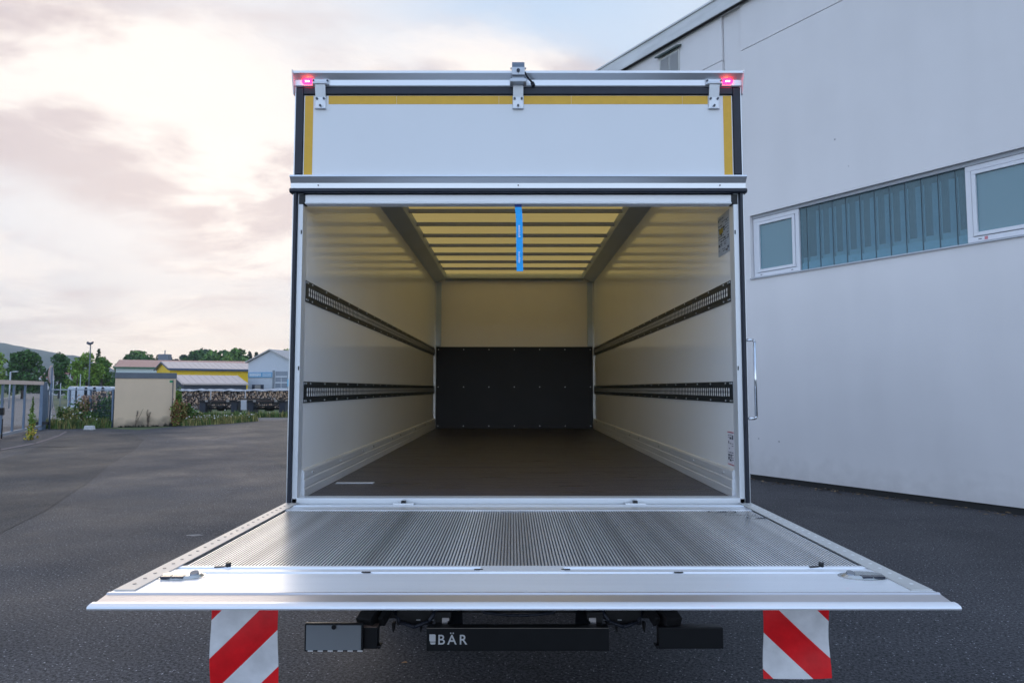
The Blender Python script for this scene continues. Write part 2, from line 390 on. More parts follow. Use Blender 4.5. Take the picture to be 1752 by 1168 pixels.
# skirting profiles
for sgn in (-1, 1):
    w = 1.2115
    pr = [(sgn*w,1.113),(sgn*1.194,1.113),(sgn*1.194,1.155),(sgn*1.1975,1.160),(sgn*1.1975,1.166),(sgn*1.195,1.170),(sgn*1.195,1.205),(sgn*1.199,1.211),
          (sgn*1.199,1.217),(sgn*1.197,1.221),(sgn*1.197,1.252),(sgn*1.202,1.262),(sgn*w,1.268)]
    sk = MB().prism(pr, .09, 6.60, 'y').build('skirting', ALUY, T)
    each('rivet', mat('bright_rivet', (.8,.8,.8), .25, .8), sk, [lambda b, y=y: b.cyl((sgn*1.1968, y, 1.235), (sgn*1.192, y, 1.235), .007, 8) for y in (.25, .9, 1.6, 2.0, 2.9, 3.4, 4.5, 5.4, 6.2)])
# lashing rails
def lash(sgn, z0, z1):
    b = MB(); wx = 1.2115; d = .0085
    def bx(a, b_, y0, y1, za, zb, mi=0):
        x0, x1 = sorted((sgn*(wx-a), sgn*(wx-b_))); b.box(x0, x1, y0, y1, za, zb, mi)
    Y0, Y1 = .075, 6.57; h = z1-z0
    bx(0, .006, Y0, Y1, z0, z0+.022); bx(0, .006, Y0, Y1, z1-.022, z1)
    bx(0, d, Y0, Y1, z0+.022, z0+.030); bx(0, d, Y0, Y1, z1-.030, z1-.022)
    bx(.005, d-.001, Y0, Y0+.055, z0+.030, z1-.030)
    y = Y0+.055; P = .0432
    while y < Y1:
        bx(.0060, d-.001, y+.0245, min(y+P, Y1), z0+.030, z1-.030)
        bx(.0060, d-.0015, y, y+.0245, z0+.030, z0+.036); bx(.0060, d-.0015, y, y+.0245, z1-.036, z1-.030)
        zm = (z0+z1)/2; bx(.0060, d-.0015, y, y+.006, zm-.007, zm+.007); bx(.0060, d-.0015, y+.0190, y+.0245, zm-.007, zm+.007)
        y += P
    for y in [.085, .115] + [.20+.30*i for i in range(22)]:
        for z in (z0+.011, z1-.011):
            b.cyl((sgn*(wx-.006), y, z), (sgn*(wx-.011), y, z), .006, 8, 1)
    return b
for sgn in (-1, 1):
    for z0, z1 in ((2.212, 2.332), (1.638, 1.758)):
        r_ = lash(sgn, z0, z1).build('lashing_rail', [RAILM, GALV], T)
        x0, x1 = sorted((sgn*1.2112, sgn*1.2054)); MB().box(x0, x1, .08, 6.57, z0+.029, z1-.029).build('backing_strip', mat('rail_backing', (.93,.93,.93), .25, 0) if 'rail_backing' not in bpy.data.materials else bpy.data.materials['rail_backing'], r_)

# rear frame: posts, sill, seals
FRAME = mat('frame_lacquer', (.66,.68,.70), .3, .25, var=.03, vscale=2)
for sgn in (-1, 1):
    def sx(a, b_): return sorted((sgn*a, sgn*b_))
    p = MB(); a, b_ = sx(1.207, 1.2365); p.box(a, b_, .0, .078, 1.085, 2.83)
    po = p.build('frame_post', FRAME, T, .003)
    a, b_ = sx(1.2590, 1.2655); MB().box(a, b_, -.004, .080, 1.04, 3.425).build('outer_edge', ALU, T, .002)
    s = MB(); s.prism([(sgn*1.237,.03),(sgn*1.237,-.010),(sgn*1.241,-.020),(sgn*1.254,-.020),(sgn*1.2585,-.010),(sgn*1.2585,.03)], 1.05, 2.808, 'z')
    s.build('door_seal', RUBBER, T)
    s = MB(); a, b_ = sx(1.216, 1.2585); s.box(a, b_, -.008, .04, 2.915, 3.42); s.build('flap_seal', RUBBER, T, .006)
    # little post fittings
    a, b_ = sx(1.210, 1.216); each('latch_striker', BLACK, po, [lambda b, z=z: b.box(a, b_, -.003, .0, z, z+.022) for z in (1.82, 2.58)])
s = MB().box(-1.215, 1.215, -.009, .04, 3.378, 3.4215); s.build('flap_seal', RUBBER, T, .005)
sill = MB().box(-1.2385, 1.2385, .0, .083, 1.072, 1.1235); silo = sill.build('rear_sill', FRAME, T, .004)
MB().box(-1.24, 1.24, .012, .078, .86, 1.07).build('rear_beam', CHASSIS, T)
# gutter profile along the roof edge
gut = MB().prism([(.04,3.424),(-.006,3.424),(-.010,3.430),(-.010,3.462),(-.038,3.490),(-.038,3.502),(-.032,3.506),(.10,3.512),(.10,3.483),(.04,3.483)], -1.268, 1.268)
gu = gut.build('roof_edge_profile', ALU, T)
for sgn in (-1, 1):
    x0 = sgn*1.2685; x1 = sgn*1.274
    MB().prism([(.10,3.512),(-.045,3.506),(-.042,3.484),(-.012,3.38),(.10,3.38)], x0, x1).build('end_cap', WHITE, gu)
# flap
FL = MB().box(-1.2145, 1.2145, .0, .032, 2.90, 3.376); flap = FL.build('rear_flap', WHITE, T, .003)
def tape_run(b, x0, x1, z0, z1): b.box(x0, x1, -.0012, -.0002, z0, z1)
each('reflective_tape', TAPE, flap, [lambda b, q=q: tape_run(b, *q) for q in ((-1.075,-.69,3.325,3.373),(-.6885,-.11,3.325,3.373),(-.1085,-.032,3.325,3.373),(.032,.30,3.325,3.373),(.3015,.93,3.325,3.373),(.9315,1.075,3.325,3.373),(-1.208,-1.161,2.905,3.373),(1.161,1.208,2.905,3.373))])
# beam below the flap
bm_ = MB().prism([(.03,2.9060),(-.036,2.9060),(-.038,2.896),(-.032,2.893),(-.014,2.866),(-.012,2.838),(.03,2.838)], -1.275, 1.275)
bo = bm_.build('lower_beam', ALU, T)
each('screw', BLACK, bo, [lambda b, x=x: b.cyl((x,-.0125,2.853),(x,-.017,2.853),.004,8) for x in (-1.12, 0.0, 1.13)])
MB().prism([(.02,2.8365),(-.020,2.8355),(-.031,2.826),(-.031,2.816),(-.024,2.809),(.02,2.809)], -1.277, 1.277).build('rubber_lip', RUBBER, T)
wb = MB().prism([(.003,2.803),(.003,2.765),(-.008,2.757),(-.006,2.751),(.06,2.751),(.06,2.803)], -1.196, 1.196).build('flap_rail', mat('flap_rail_aluminium', (.90,.91,.92), .35, .05), T)
for sgn in (-1, 1):
    a, b_ = sorted((sgn*1.1965, sgn*1.232)); MB().box(a, b_, -.002, .05, 2.748, 2.806).build('roller_block', BLACK, T, .004)
MB().box(-1.21, 1.21, .06, .10, 2.80, 3.474).build('header_panel', FRAME, T)
# hinges
HINGE = mat('hinge_aluminium', (.66,.69,.73), .35, .45, var=.05)
for hx in (-1.118, 0, 1.108):
    h = MB(); h.box(hx-.048, hx+.048, -.020, -.011, 3.432, 3.462); h.cyl((hx-.042,-.026,3.436),(hx+.042,-.026,3.436),.009,12)
    h.prism([(-.020,3.445),(-.030,3.436),(-.013,3.36),(-.008,3.302),(-.001,3.302),(-.003,3.38),(-.012,3.42)], hx-.029, hx+.029)
    h.box(hx-.032, hx+.032, -.016, -.001, 3.295, 3.301)
    ho = h.build('hinge', HINGE, T, .0015)
    each('bolt', mat('hinge_bolt', (.07,.08,.10), .4, .5) if hx < -1 else bpy.data.materials['hinge_bolt'], ho,
         [lambda b, u=u, z=z: b.cyl((hx+u,-.013,z),(hx+u,-.020,z),.0065,8) for u, z in ((-.020,3.352),(.020,3.352),(0,3.312))] +
         [lambda b, u=u: b.cyl((hx+u,-.020,3.452),(hx+u,-.026,3.452),.006,8) for u in (-.04,.04)])
# rear view camera on its bracket
rc = MB(); rc.box(-.036,.036,-.066,-.012,3.466,3.512); rc.box(-.046,.046,-.072,-.012,3.424,3.444); rc.prism([(-.058,3.444),(-.052,3.466),(-.014,3.466),(-.014,3.444)], -.034, .034)
rco = rc.build('rear_camera', mat('camera_housing', (.48,.51,.55), .35, .5), T, .003)
MB().prism([(-.062,3.513),(-.058,3.530),(-.050,3.546),(-.01,3.546),(-.01,3.513)], -.035, .035).build('sun_shield', mat('camera_shield', (.16,.19,.23), .4, .5), rco)
MB().cyl((0,-.0665,3.490),(0,-.074,3.490),.0095,16).build('lens', DARKG, rco)
each('pivot_bolt', GALV, rco, [lambda b: b.cyl((-.044,-.045,3.512),(-.037,-.045,3.512),.006,10), lambda b: b.cyl((.037,-.045,3.512),(.044,-.045,3.512),.006,10)])
cb = MB().tube([(.037,-.05,3.487),(.046,-.055,3.468),(.056,-.053,3.452),(.068,-.045,3.442),(.080,-.032,3.436)],.0055).cyl((.080,-.034,3.432),(.086,-.012,3.430),.011,12)
cb.build('cable', RUBBER, rco)
# marker lamps
for lx in (-1.192, 1.184):
    m_ = MB(); n = 20; 
    vs = [(lx+.031*math.copysign(abs(math.cos(t))**.6, math.cos(t)), 0, 3.4485+.0105*math.copysign(abs(math.sin(t))**.6, math.sin(t))) for t in [6.283*i/n for i in range(n)]]
    m_.add([(x,-.0105,z) for x,_,z in vs]+[(x,-.022,z) for x,_,z in vs], [tuple(range(n,2*n))]+[(i,(i+1)%n,n+(i+1)%n,n+i) for i in range(n)])
    mo = m_.build('marker_lamp', emis('red_lens', (.9,.004,.03), 16.0) if lx < 0 else bpy.data.materials['red_lens'], T)
    each('led', emis('led_glow', (1,.32,.10), 22) if lx < 0 else bpy.data.materials['led_glow'], mo, [lambda b, k=k: b.cyl((lx+.008*k,-.0222,3.4485),(lx+.008*k,-.0255,3.4485),.0032,8) for k in (-1, 0, 1)])
# pull strap
st = MB(); pts = [(.000,2.750),(.000,2.735),(.005,2.68),(.007,2.60),(.007,2.50),(.007,2.44),(.009,2.395),(.0095,2.373)]
for (xa, za), (xb, zb) in zip(pts, pts[1:]):
    h = .0185; ya = .01+.006*math.sin(za*9); yb = .01+.006*math.sin(zb*9)
    st.add([(xa-h,ya,za),(xa+h,ya,za),(xb+h,yb,zb),(xb-h,yb,zb),(xa-h,ya+.002,za),(xa+h,ya+.002,za),(xb+h,yb+.002,zb),(xb-h,yb+.002,zb)],
           [(0,1,2,3),(4,5,6,7),(0,4,7,3),(1,5,6,2)], 1 if za > 2.74 else 0)
sto = st.build('pull_strap', [BLUE, BLUED], T)
w_ = MB(); random.seed(11)
for zc_ in (2.60, 2.45):
    z = zc_+.03
    while z > zc_-.03:
        l_ = random.uniform(.003,.008); w_.box(.001, .001+random.uniform(.006,.011), .0005, .0015, z-l_, z); z -= l_+.0022
w_.build('strap_print', mat('strap_print_white', (.75,.82,.9), .6), sto)
# wall stickers
def sticker(x, y0, y1, z0, z1, base, marks, seed, extra=None):
    b = MB(); b.box(x-.0012, x, y0, y1, z0, z1)
    o = b.build('wall_sticker', base, T)
    random.seed(seed); m = MB(); z = z1-.02
    while z > z0+.015:
        y = y0+.015
        while y < y1-.02:
            l_ = random.uniform(.01,.04); hh = random.choice((.003,.004,.006,.012))
            if random.random() < .72: m.box(x-.0020, x-.0013, y, min(y+l_, y1-.01), z-hh, z)
            y += l_+.01
        z -= random.choice((.012,.016,.022))
    m.build('printed_text', marks, o)
    return o
s1 = sticker(1.2105, .085, .30, 2.505, 2.745, STICKB, INK, 5)
MB().box(1.2075,1.2083,.20,.27,2.635,2.665).build('printed_symbol', STICKY, s1)
s2 = sticker(1.2105, .085, .20, 1.285, 1.475, STICKW, INK, 8)
MB().box(1.2075,1.2083,.088,.197,1.468,1.473).box(1.2075,1.2083,.088,.197,1.287,1.291).build('printed_border', REDINK, s2)
# grab handle outside right
MB().tube([(1.262,-.012,1.985),(1.297,-.012,1.985),(1.303,-.012,1.975),(1.303,-.012,1.565),(1.297,-.012,1.555),(1.262,-.012,1.555)], .0075, 12).build('grab_handle', mat('polished_steel', (.7,.72,.75), .18, 1), T)

# ---- tail lift platform
PZ = 1.095
core = MB()
core.prism([(-.055,PZ-.013),(-1.31,PZ-.013),(-1.31,PZ-.045),(-.055,PZ-.075)], -1.262, 1.262)
plat = core.build('tail_lift_platform', PALU, T)
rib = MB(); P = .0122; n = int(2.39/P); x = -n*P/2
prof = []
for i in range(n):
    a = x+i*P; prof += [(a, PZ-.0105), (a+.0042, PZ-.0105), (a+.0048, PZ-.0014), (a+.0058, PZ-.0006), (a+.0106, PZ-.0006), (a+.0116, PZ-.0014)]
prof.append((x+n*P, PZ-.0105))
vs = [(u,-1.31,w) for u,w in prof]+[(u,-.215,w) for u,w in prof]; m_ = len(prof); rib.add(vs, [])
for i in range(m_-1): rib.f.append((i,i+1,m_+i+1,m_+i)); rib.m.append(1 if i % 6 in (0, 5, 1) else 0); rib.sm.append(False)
rib.build('ribbed_deck', [RIBM, mat('groove_grime_shade', (.24,.25,.28), .45, .5)], plat)  # groove floors and sides coloured darker for grime and the shade in them
# plates near hinge
MB().prism([(-.045,PZ-.010),(-.045,PZ+.001),(-.085,PZ+.003),(-.090,PZ-.001),(-.140,PZ+.001),(-.146,PZ+.002),(-.215,PZ+.002),(-.215,PZ-.011)], -1.198, 1.198).build('hinge_plate', mat('bright_plate', (.78,.80,.83), .28, .6), plat)
MB().cyl((-1.2,-.030,PZ-.012),(1.2,-.030,PZ-.012),.013,12).build('hinge_tube', ALU, plat)
for lx in (-.62, .63):
    l_ = MB(); l_.box(lx-.055, lx+.055, -.050, -.012, PZ+.002, PZ+.008); l_.box(lx-.012, lx+.012, -.045, -.020, PZ+.0085, PZ+.020, 1)
    l_.build('lock_catch', [ALU, BLACK], plat)
# nose section: extruded profile
nose = MB().prism([(-1.311,PZ-.012),(-1.311,PZ+.001),(-1.335,PZ+.002),(-1.338,PZ-.003),(-1.362,PZ-.003),(-1.365,PZ+.002),(-1.398,PZ+.002),(-1.401,PZ-.003),(-1.412,PZ-.003),(-1.415,PZ+.001),
   (-1.628,PZ+.001),(-1.628,PZ-.0295),(-1.60,PZ-.030),(-1.311,PZ-.045)], -1.270, 1.270)
no = nose.build('platform_nose', NALU, T)
MB().prism([(-1.6285,PZ-.002),(-1.631,PZ+.0035),(-1.640,PZ+.0040),(-1.645,PZ-.0005),(-1.706,PZ-.0085),(-1.708,PZ-.0050),(-1.722,PZ-.0055),(-1.733,PZ-.0085),(-1.736,PZ-.0125),(-1.733,PZ-.016),(-1.6285,PZ-.029)], -1.270, 1.270).build('nose_lip', mat('lip_aluminium', (.60,.57,.57), .30, .75, var=.03, vscale=2), no)
MB().prism([(-1.7075,PZ-.0045),(-1.7215,PZ-.0045),(-1.7345,PZ-.0080),(-1.7375,PZ-.0125),(-1.7345,PZ-.0170),(-1.7385,PZ-.0170),(-1.7410,PZ-.0125),(-1.7375,PZ-.0068),(-1.722,PZ-.0030),(-1.7075,PZ-.0030)], -1.2705, 1.2705).build('nose_edge', mat('edge_bright', (.86,.87,.90), .3, .3), no)
ins = MB().box(-.145,.145,-1.398,-1.340,PZ-.0025,PZ+.0035); ins.build('insert_plate', PALU, no, .001)
each('drain_slot', BLACK, no, [lambda b, x_=x_, y_=y_: b.box(x_-.015,x_+.015,y_-.005,y_+.005,PZ+.0025,PZ+.0045) for x_, y_ in ((-.53,-1.405),(.53,-1.408),(-.15,-1.37),(.15,-1.37))])
for x_ in (-1.03, 1.05):
    MB().cyl((x_,-1.327,PZ),(x_,-1.327,PZ+.016),.009,10).bar((x_-.045,-1.335,PZ+.003),(x_,-1.33,PZ+.003),.008,.004).build('stop_pin', BLACK, no)
# edge strips
for sgn in (-1, 1):
    a, b_ = sorted((sgn*1.200, sgn*1.266)); e = MB().box(a, b_, -1.612, -.012, PZ+.0012 , PZ+.0050)
    eo = e.build('edge_strip', CREAM if sgn < 0 else mat('edge_aluminium_right', (.62,.62,.60), .45, .5, var=.06), T, .0012)
    each('rivet', mat('dark_rivet', (.22,.20,.19), .4, .5) if sgn < 0 else mat('light_rivet', (.85,.85,.85), .35, .5), eo,
         [lambda b, i=i: b.cyl((sgn*1.236,-.05-i*.0625,PZ+.0051),(sgn*1.236,-.05-i*.0625,PZ+.0066),.006,8) for i in range(25)])
    a, b_ = sorted((sgn*1.2625, sgn*1.2655)); MB().box(a, b_, -1.30, -.03, PZ-.060, PZ).build('side_edge', ALU, plat)
# flashing beacons let into the platform
for lx, sgn in ((-1.135,-1), (1.135,1)):
    b = MB(); n = 8; yy = -1.448
    n = 24; ring = [(.074*math.cos(6.2832*i/n), .046*math.sin(6.2832*i/n)) for i in range(n)]
    o_ = [(lx+u, yy+v, PZ+.0015) for u,v in ring]; t_ = [(lx+u*.84, yy+v*.72, PZ+.0095) for u,v in ring]
    b.add(o_+t_, [tuple(range(n,2*n))]+[(i,(i+1)%n,n+(i+1)%n,n+i) for i in range(n)])
    b.add([(lx+u*1.12, yy+v*1.12, PZ+.0014) for u,v in ring]+[(lx+u*1.12, yy+v*1.12, PZ+.0022) for u,v in ring], [tuple(range(n,2*n))]+[(i,(i+1)%n,n+(i+1)%n,n+i) for i in range(n)])
    bb = b.build('warning_beacon', mat('beacon_chrome', (.50,.51,.50), .25, .7) if sgn < 0 else bpy.data.materials['beacon_chrome'], T)
    each('lens', DARKG, bb, [lambda b, u=u: b.box(lx+u[0], lx+u[1], yy-.0400, yy-.018, PZ+.0030, PZ+.0106) for u in (((-.052,-.02),(-.015,.022)) if sgn < 0 else ((-.02,.012),(.017,.052)))])
    MB().cyl((lx+(.045 if sgn < 0 else -.045),yy-.005,PZ+.006),(lx+(.045 if sgn < 0 else -.045),yy-.008,PZ+.016),.014,16).build('bolt', mat('beacon_bolt', (.25,.28,.33), .25, .9) if sgn < 0 else bpy.data.materials['beacon_bolt'], bb)
# foot control print
fc = MB()
def footprint(cx, cy, s):
    n = 18
    fc.add([(cx+s*math.cos(6.283*i/n), cy+s*.33*math.sin(6.283*i/n)*(1+.3*math.cos(6.283*i/n)), PZ+.0012) for i in range(n)], [tuple(range(n))])
footprint(1.03,-.255,.030); footprint(1.17,-.42,.030)
for cx, cy in ((1.03,-.255),(1.17,-.42)):
    n = 28
    for i in range(n):
        a0, a1 = 6.283*i/n, 6.283*(i+1)/n
        if i % 9 == 4: continue
        q = lambda a, r: (cx+r*math.cos(a), cy+r*.62*math.sin(a), PZ+.0012)
        fc.quad(q(a0,.066), q(a1,.066), q(a1,.072), q(a0,.072))
for i in range(9): fc.box(1.02+i*.018, 1.03+i*.018, -.345,-.340,PZ+.0006,PZ+.0012)
fc.build('foot_control_print', INK, plat)
# lift arms and cylinders
for sgn in (-1, 1):
    la = MB(); la.bar((sgn*.42,.35,.62),(sgn*.42,-.20,.98),.06,.10); la.bar((sgn*.42,-.20,.98),(sgn*.42,-.38,1.03),.05,.05)
    la.build('lift_arm', BLACK, T, .004)
    MB().cyl((sgn*.33,.40,.55),(sgn*.33,.02,.80),.035,14).cyl((sgn*.33,.02,.80),(sgn*.33,-.20,1.02),.018,12).build('lift_cylinder', CHASSIS, T)
# under-run bars
FY = -.355
ub = MB().box(-.452,.438,FY,FY+.060,.446,.556); ubo = ub.build('underrun_bar', BLACK, T, .004)
MB().box(-.451,.437,FY-.001,FY+.002,.5535,.5565).build('bright_edge', mat('worn_edge', (.22,.20,.18), .4, .5), ubo)
def text_mesh(body, size, name, m, parent, loc):
    c = bpy.data.curves.new(name, 'FONT'); c.body = body; c.size = size; c.extrude = .0006; c.space_character = 1.35; c.offset = .0004
    t = bpy.data.objects.new(name+'_tmp', c); COL.objects.link(t)
    dg = bpy.context.evaluated_depsgraph_get(); me = bpy.data.meshes.new_from_object(t.evaluated_get(dg))
    bpy.data.objects.remove(t); me.materials.clear(); me.materials.append(m)
    o = bpy.data.objects.new(name, me); COL.objects.link(o); o.parent = parent; o.location = loc; o.rotation_euler = (math.pi/2,0,0)
    return o
text_mesh('B\u00c4R', .066, 'lettering', LETTER, ubo, (-.398, FY-.0015, .479))
lg = MB(); n = 6
pts_ = [(-.437,.5265),(-.437,.498)] + [(-.437+.006*(1-math.cos(a)), .498-.006*math.sin(a)) for a in (.8,1.57)] + [(-.407,.492),(-.407,.521)] + [(-.4125+.0055*math.cos(a), .521+.0055*math.sin(a)) for a in (.5,1.57)]
lg.prism([(u,w) for u,w in pts_], FY-.0022, FY-.0005, 'y'); lg.prism([(-.434,.4885),(-.407,.4885),(-.408,.481),(-.412,.479),(-.428,.479),(-.433,.483)], FY-.0022, FY-.0005, 'y')
lg.build('emblem', LETTER, ubo)
for x0, x1, sgn in ((-1.01,-.690,-1),(.680,.995,1)):
    b = MB(); b.box(x0, x1, FY, FY+.055, .456, .558); 
    ix = x1 if sgn < 0 else x0
    b.prism([(ix,.456),(ix-sgn*.012,.456),(ix-sgn*.020,.472),(ix,.472)], FY-.001, FY+.05, 'y')
    so = b.build('side_underrun_bar', BLACK, T, .004)
    a = MB(); tx = -.60 if sgn < 0 else .60
    a.bar((sgn*.76, FY+.03, .56), (sgn*.60, FY+.52, .80), .085, .075); a.bar((sgn*.68, FY+.04, .57), (sgn*.53, FY+.52, .82), .03, .05)
    a.build('bar_bracket', CHASSIS, T, .004)
    if sgn < 0: 
        MB().box(-.765,-.692,FY+.001,FY+.05,.5585,.562).build('worn_cap', mat('worn_primer', (.20,.14,.11), .6, var=.3, vscale=20), so)
        MB().bar((-.795,FY+.03,.565),(-.74,FY+.30,.70),.006,.006).build('brake_line', mat('pale_line', (.6,.55,.48), .5), T)
# number plate holder
np_ = MB(); np_.box(-1.040,-.755,FY-.024,FY-.002,.452,.586); npo = np_.build('plate_holder', BLACK, T, .006)
MB().box(-1.030,-.764,FY-.029,FY-.0245,.461,.578).build('number_plate', PLATE, npo, .002)
MB().cyl((-.895,FY-.030,.571),(-.895,FY-.036,.571),.011,14).build('lamp_knob', BLACK, npo)
each('plate_edge_mark', mat('plate_edge_white', (.75,.76,.78), .5), npo, [lambda b, i=i: b.box(-1.02+i*.048,-.995+i*.048,FY-.0305,FY-.0292,.456,.461) for i in range(6)])
# cross member and its fittings
cm = MB(); cm.box(-.80,.80,-.16,-.06,.565,.66)
for sgn in (-1,1):
    cm.box(*sorted((sgn*.34,sgn*.42)),-.26,-.10,.49,.60) ; cm.box(*sorted((sgn*.44,sgn*.62)),-.22,-.12,.525,.60)
    for x_ in (.49,.56,.63,.70): cm.prism([(sgn*x_,.53),(sgn*(x_+.018),.53),(sgn*(x_+.012),.485 if x_ in (.49,.63) else .51),(sgn*(x_+.006),.485 if x_ in (.49,.63) else .51)], -.21, -.17, 'y')
    cm.prism([(sgn*.80,.66),(sgn*.70,.66),(sgn*.62,.55),(sgn*.66,.55)], -.20,-.10,'y')
cmo = cm.build('lift_crossmember', CHASSIS, T, .003)
for sgn in (-1, 1):
    up = MB().bar((sgn*.315,-.305,.53),(sgn*.335,-.12,.60),.075,.03).build('bar_support', BLACK, T)
    br = MB().box(*sorted((sgn*.385,sgn*.350)),-.27,-.262,.515,.575).build('fixing_plate', mat('pale_plate', (.5,.47,.47), .5, .3) if sgn < 0 else bpy.data.materials['pale_plate'], cmo)
    MB().cyl((sgn*.367,-.270,.548),(sgn*.367,-.280,.548),.009,8).build('bolt', GALV, br)
    each('clip', GALV, cmo, [lambda b, u=u: b.box(*sorted((sgn*u,sgn*(u+.02))),-.223,-.2205,.548,.553) for u in (.43,.50)])
for sgn in (-1, 1):
    MB().tube([(sgn*.66,-.13,.60),(sgn*.60,-.24,.545),(sgn*.52,-.28,.535),(sgn*.45,-.27,.56),(sgn*.40,-.20,.62)], .009, 8).build('hydraulic_hose', RUBBER, T)
    MB().tube([(sgn*.22,-.07,.64),(sgn*.18,-.18,.572),(sgn*.05,-.20,.566),(0,-.20,.566)], .007, 8).build('hydraulic_hose', RUBBER, T)
# chassis, wheels and cab (hidden from straight behind)
each('chassis_rail', CHASSIS, T, [lambda b, u=u: b.box(u, u+.07, .10, 8.6, .72, .98) for u in (-.43,.36)])
def wheel(x, y, wdt, nm='wheel'):
    w = empty('wheel', (x, y, .45)); w.parent = T
    t = MB(); pr = [(.28,-wdt/2),(.42,-wdt/2),(.45,-wdt/2+.03),(.45,wdt/2-.03),(.42,wdt/2),(.28,wdt/2)]; n = 32
    vs = [(a, r*math.cos(6.2832*i/n), r*math.sin(6.2832*i/n)) for i in range(n) for r, a in pr]
    t.add(vs, [(i*6+k, i*6+(k+1)%6, ((i+1)%n)*6+(k+1)%6, ((i+1)%n)*6+k) for i in range(n) for k in range(6)])
    t.build('tyre', RUBBER, w)
    MB().cyl((-wdt/2+.03,0,0),(wdt/2-.03,0,0),.279,28).cyl((-wdt/2,0,0),(wdt/2,0,0),.10,16).build('rim', GALV, w)
for x, y, wd in ((-.95,2.25,.50),(.95,2.25,.50),(-1.0,7.6,.26),(1.0,7.6,.26)): wheel(x, y, wd)
MB().cyl((-.9,2.25,.45),(.9,2.25,.45),.07,12).build('axle', CHASSIS, T)
cabp = [(6.85,.55),(8.95,.45),(9.02,1.35),(8.75,2.30),(8.55,2.50),(6.85,2.50)]
cabo = MB().prism(cabp, -1.08, 1.08).build('cab', WHITE, T, .03)
MB().quad((-.95,9.035,1.36),(.95,9.035,1.36),(.90,8.775,2.28),(-.90,8.775,2.28)).build('windscreen', DARKG, cabo)
for sgn in (-1,1): MB().quad((sgn*1.085,7.5,1.35),(sgn*1.085,8.75,1.35),(sgn*1.085,8.55,2.15),(sgn*1.085,7.5,2.15)).build('side_window', DARKG, cabo)

# ------------------------------------------------------------------ warning flags
def flag_mat(name, off, sgn):
    m = mat(name, (.7,.7,.72), .45, bump=.25, bscale=18)
    t = m.node_tree; l = t.links; b = t.nodes['Principled BSDF']
    uv = t.nodes.new('ShaderNodeUVMap'); sp = t.nodes.new('ShaderNodeSeparateXYZ'); l.new(uv.outputs[0], sp.inputs[0])
    a = t.nodes.new('ShaderNodeMath'); a.operation = 'MULTIPLY_ADD'; l.new(sp.outputs[0], a.inputs[0]); a.inputs[1].default_value = sgn; l.new(sp.outputs[1], a.inputs[2])
    d = t.nodes.new('ShaderNodeMath'); d.operation = 'MULTIPLY_ADD'; l.new(a.outputs[0], d.inputs[0]); d.inputs[1].default_value = 1/.27; d.inputs[2].default_value = off
    f = t.nodes.new('ShaderNodeMath'); f.operation = 'FRACT'; l.new(d.outputs[0], f.inputs[0])
    g = t.nodes.new('ShaderNodeMath'); g.operation = 'LESS_THAN'; l.new(f.outputs[0], g.inputs[0]); g.inputs[1].default_value = .5
    n = t.nodes.new('ShaderNodeTexNoise'); n.inputs['Scale'].default_value = 14; n.inputs['Detail'].default_value = 5; l.new(uv.outputs[0], n.inputs['Vector'])
    mr = t.nodes.new('ShaderNodeMapRange'); l.new(n.outputs[0], mr.inputs[0]); mr.inputs[1].default_value = .3; mr.inputs[2].default_value = .7; mr.inputs[3].default_value = .85; mr.inputs[4].default_value = 1.08
    mx = t.nodes.new('ShaderNodeMix'); mx.data_type = 'RGBA'; l.new(g.outputs[0], mx.inputs[0]); mx.inputs[6].default_value = (.82,.83,.86,1); mx.inputs[7].default_value = (.85,.008,.014,1)
    mm = t.nodes.new('ShaderNodeMix'); mm.data_type = 'RGBA'; mm.blend_type = 'MULTIPLY'; mm.inputs[0].default_value = 1; l.new(mx.outputs[2], mm.inputs[6]); l.new(mr.outputs[0], mm.inputs[7])
    l.new(mm.outputs[2], b.inputs['Base Color'])
    return m
def flag(x0, x1, zt, zb, Y, m, label, lean, seed):
    o = empty('warning_flag', ((x0+x1)/2, Y, zt)); n, k = 14, 22; b = MB(); w = x1-x0; h = zt-zb
    for s_ in (0, 1):
        vs = []
        for j in range(k+1):
            for i in range(n+1):
                u, v = i/n, j/k
                yy = .008*math.sin(3.1*u+seed)*v + .008*math.sin(7*v+2*u+seed) + .030*v
                vs.append((-w/2+w*u+lean*v*.02, yy+s_*.0015, -h*v + (lean*.022*(u-.5))*v))
        b.add(vs, [(j*(n+1)+i, j*(n+1)+i+1, (j+1)*(n+1)+i+1, (j+1)*(n+1)+i) for j in range(k) for i in range(n)], 0, True)
    f = b.build('flag_cloth', m, o, fixn=False)
    uvl = f.data.uv_layers.new(name='UVMap'); nv = (n+1)*(k+1)
    for lp in f.data.loops:
        q = lp.vertex_index % nv; i, j = q % (n+1), q//(n+1); uvl.data[lp.index].uv = (w*i/n, h*j/k)
    bh = MB(); 
    for i in range(int(w/.012)): bh.box(-w/2+i*w/int(w/.012), -w/2+i*w/int(w/.012)+.0018, -.002, .0, -.004, 0)
    MB().box(-w/2-.004, w/2+.004, -.006, .010, -.002, .035).build('clamp_bar', ALU, o)
    tag(o, label, 'warning flag', 'warning flags hanging under the tail lift'); return o
flag(-1.078,-.836, 1.005, .635, 2.5, flag_mat('flag_stripes_left', .07, 1), 'left striped warning flag under the tail lift, cut off by the frame', -.3, 0)
flag(.896, 1.131, 1.005, .682, 2.5, flag_mat('flag_stripes_right', .93, -1), 'right striped warning flag, its slanted lower edge visible above the frame', .6, 2)

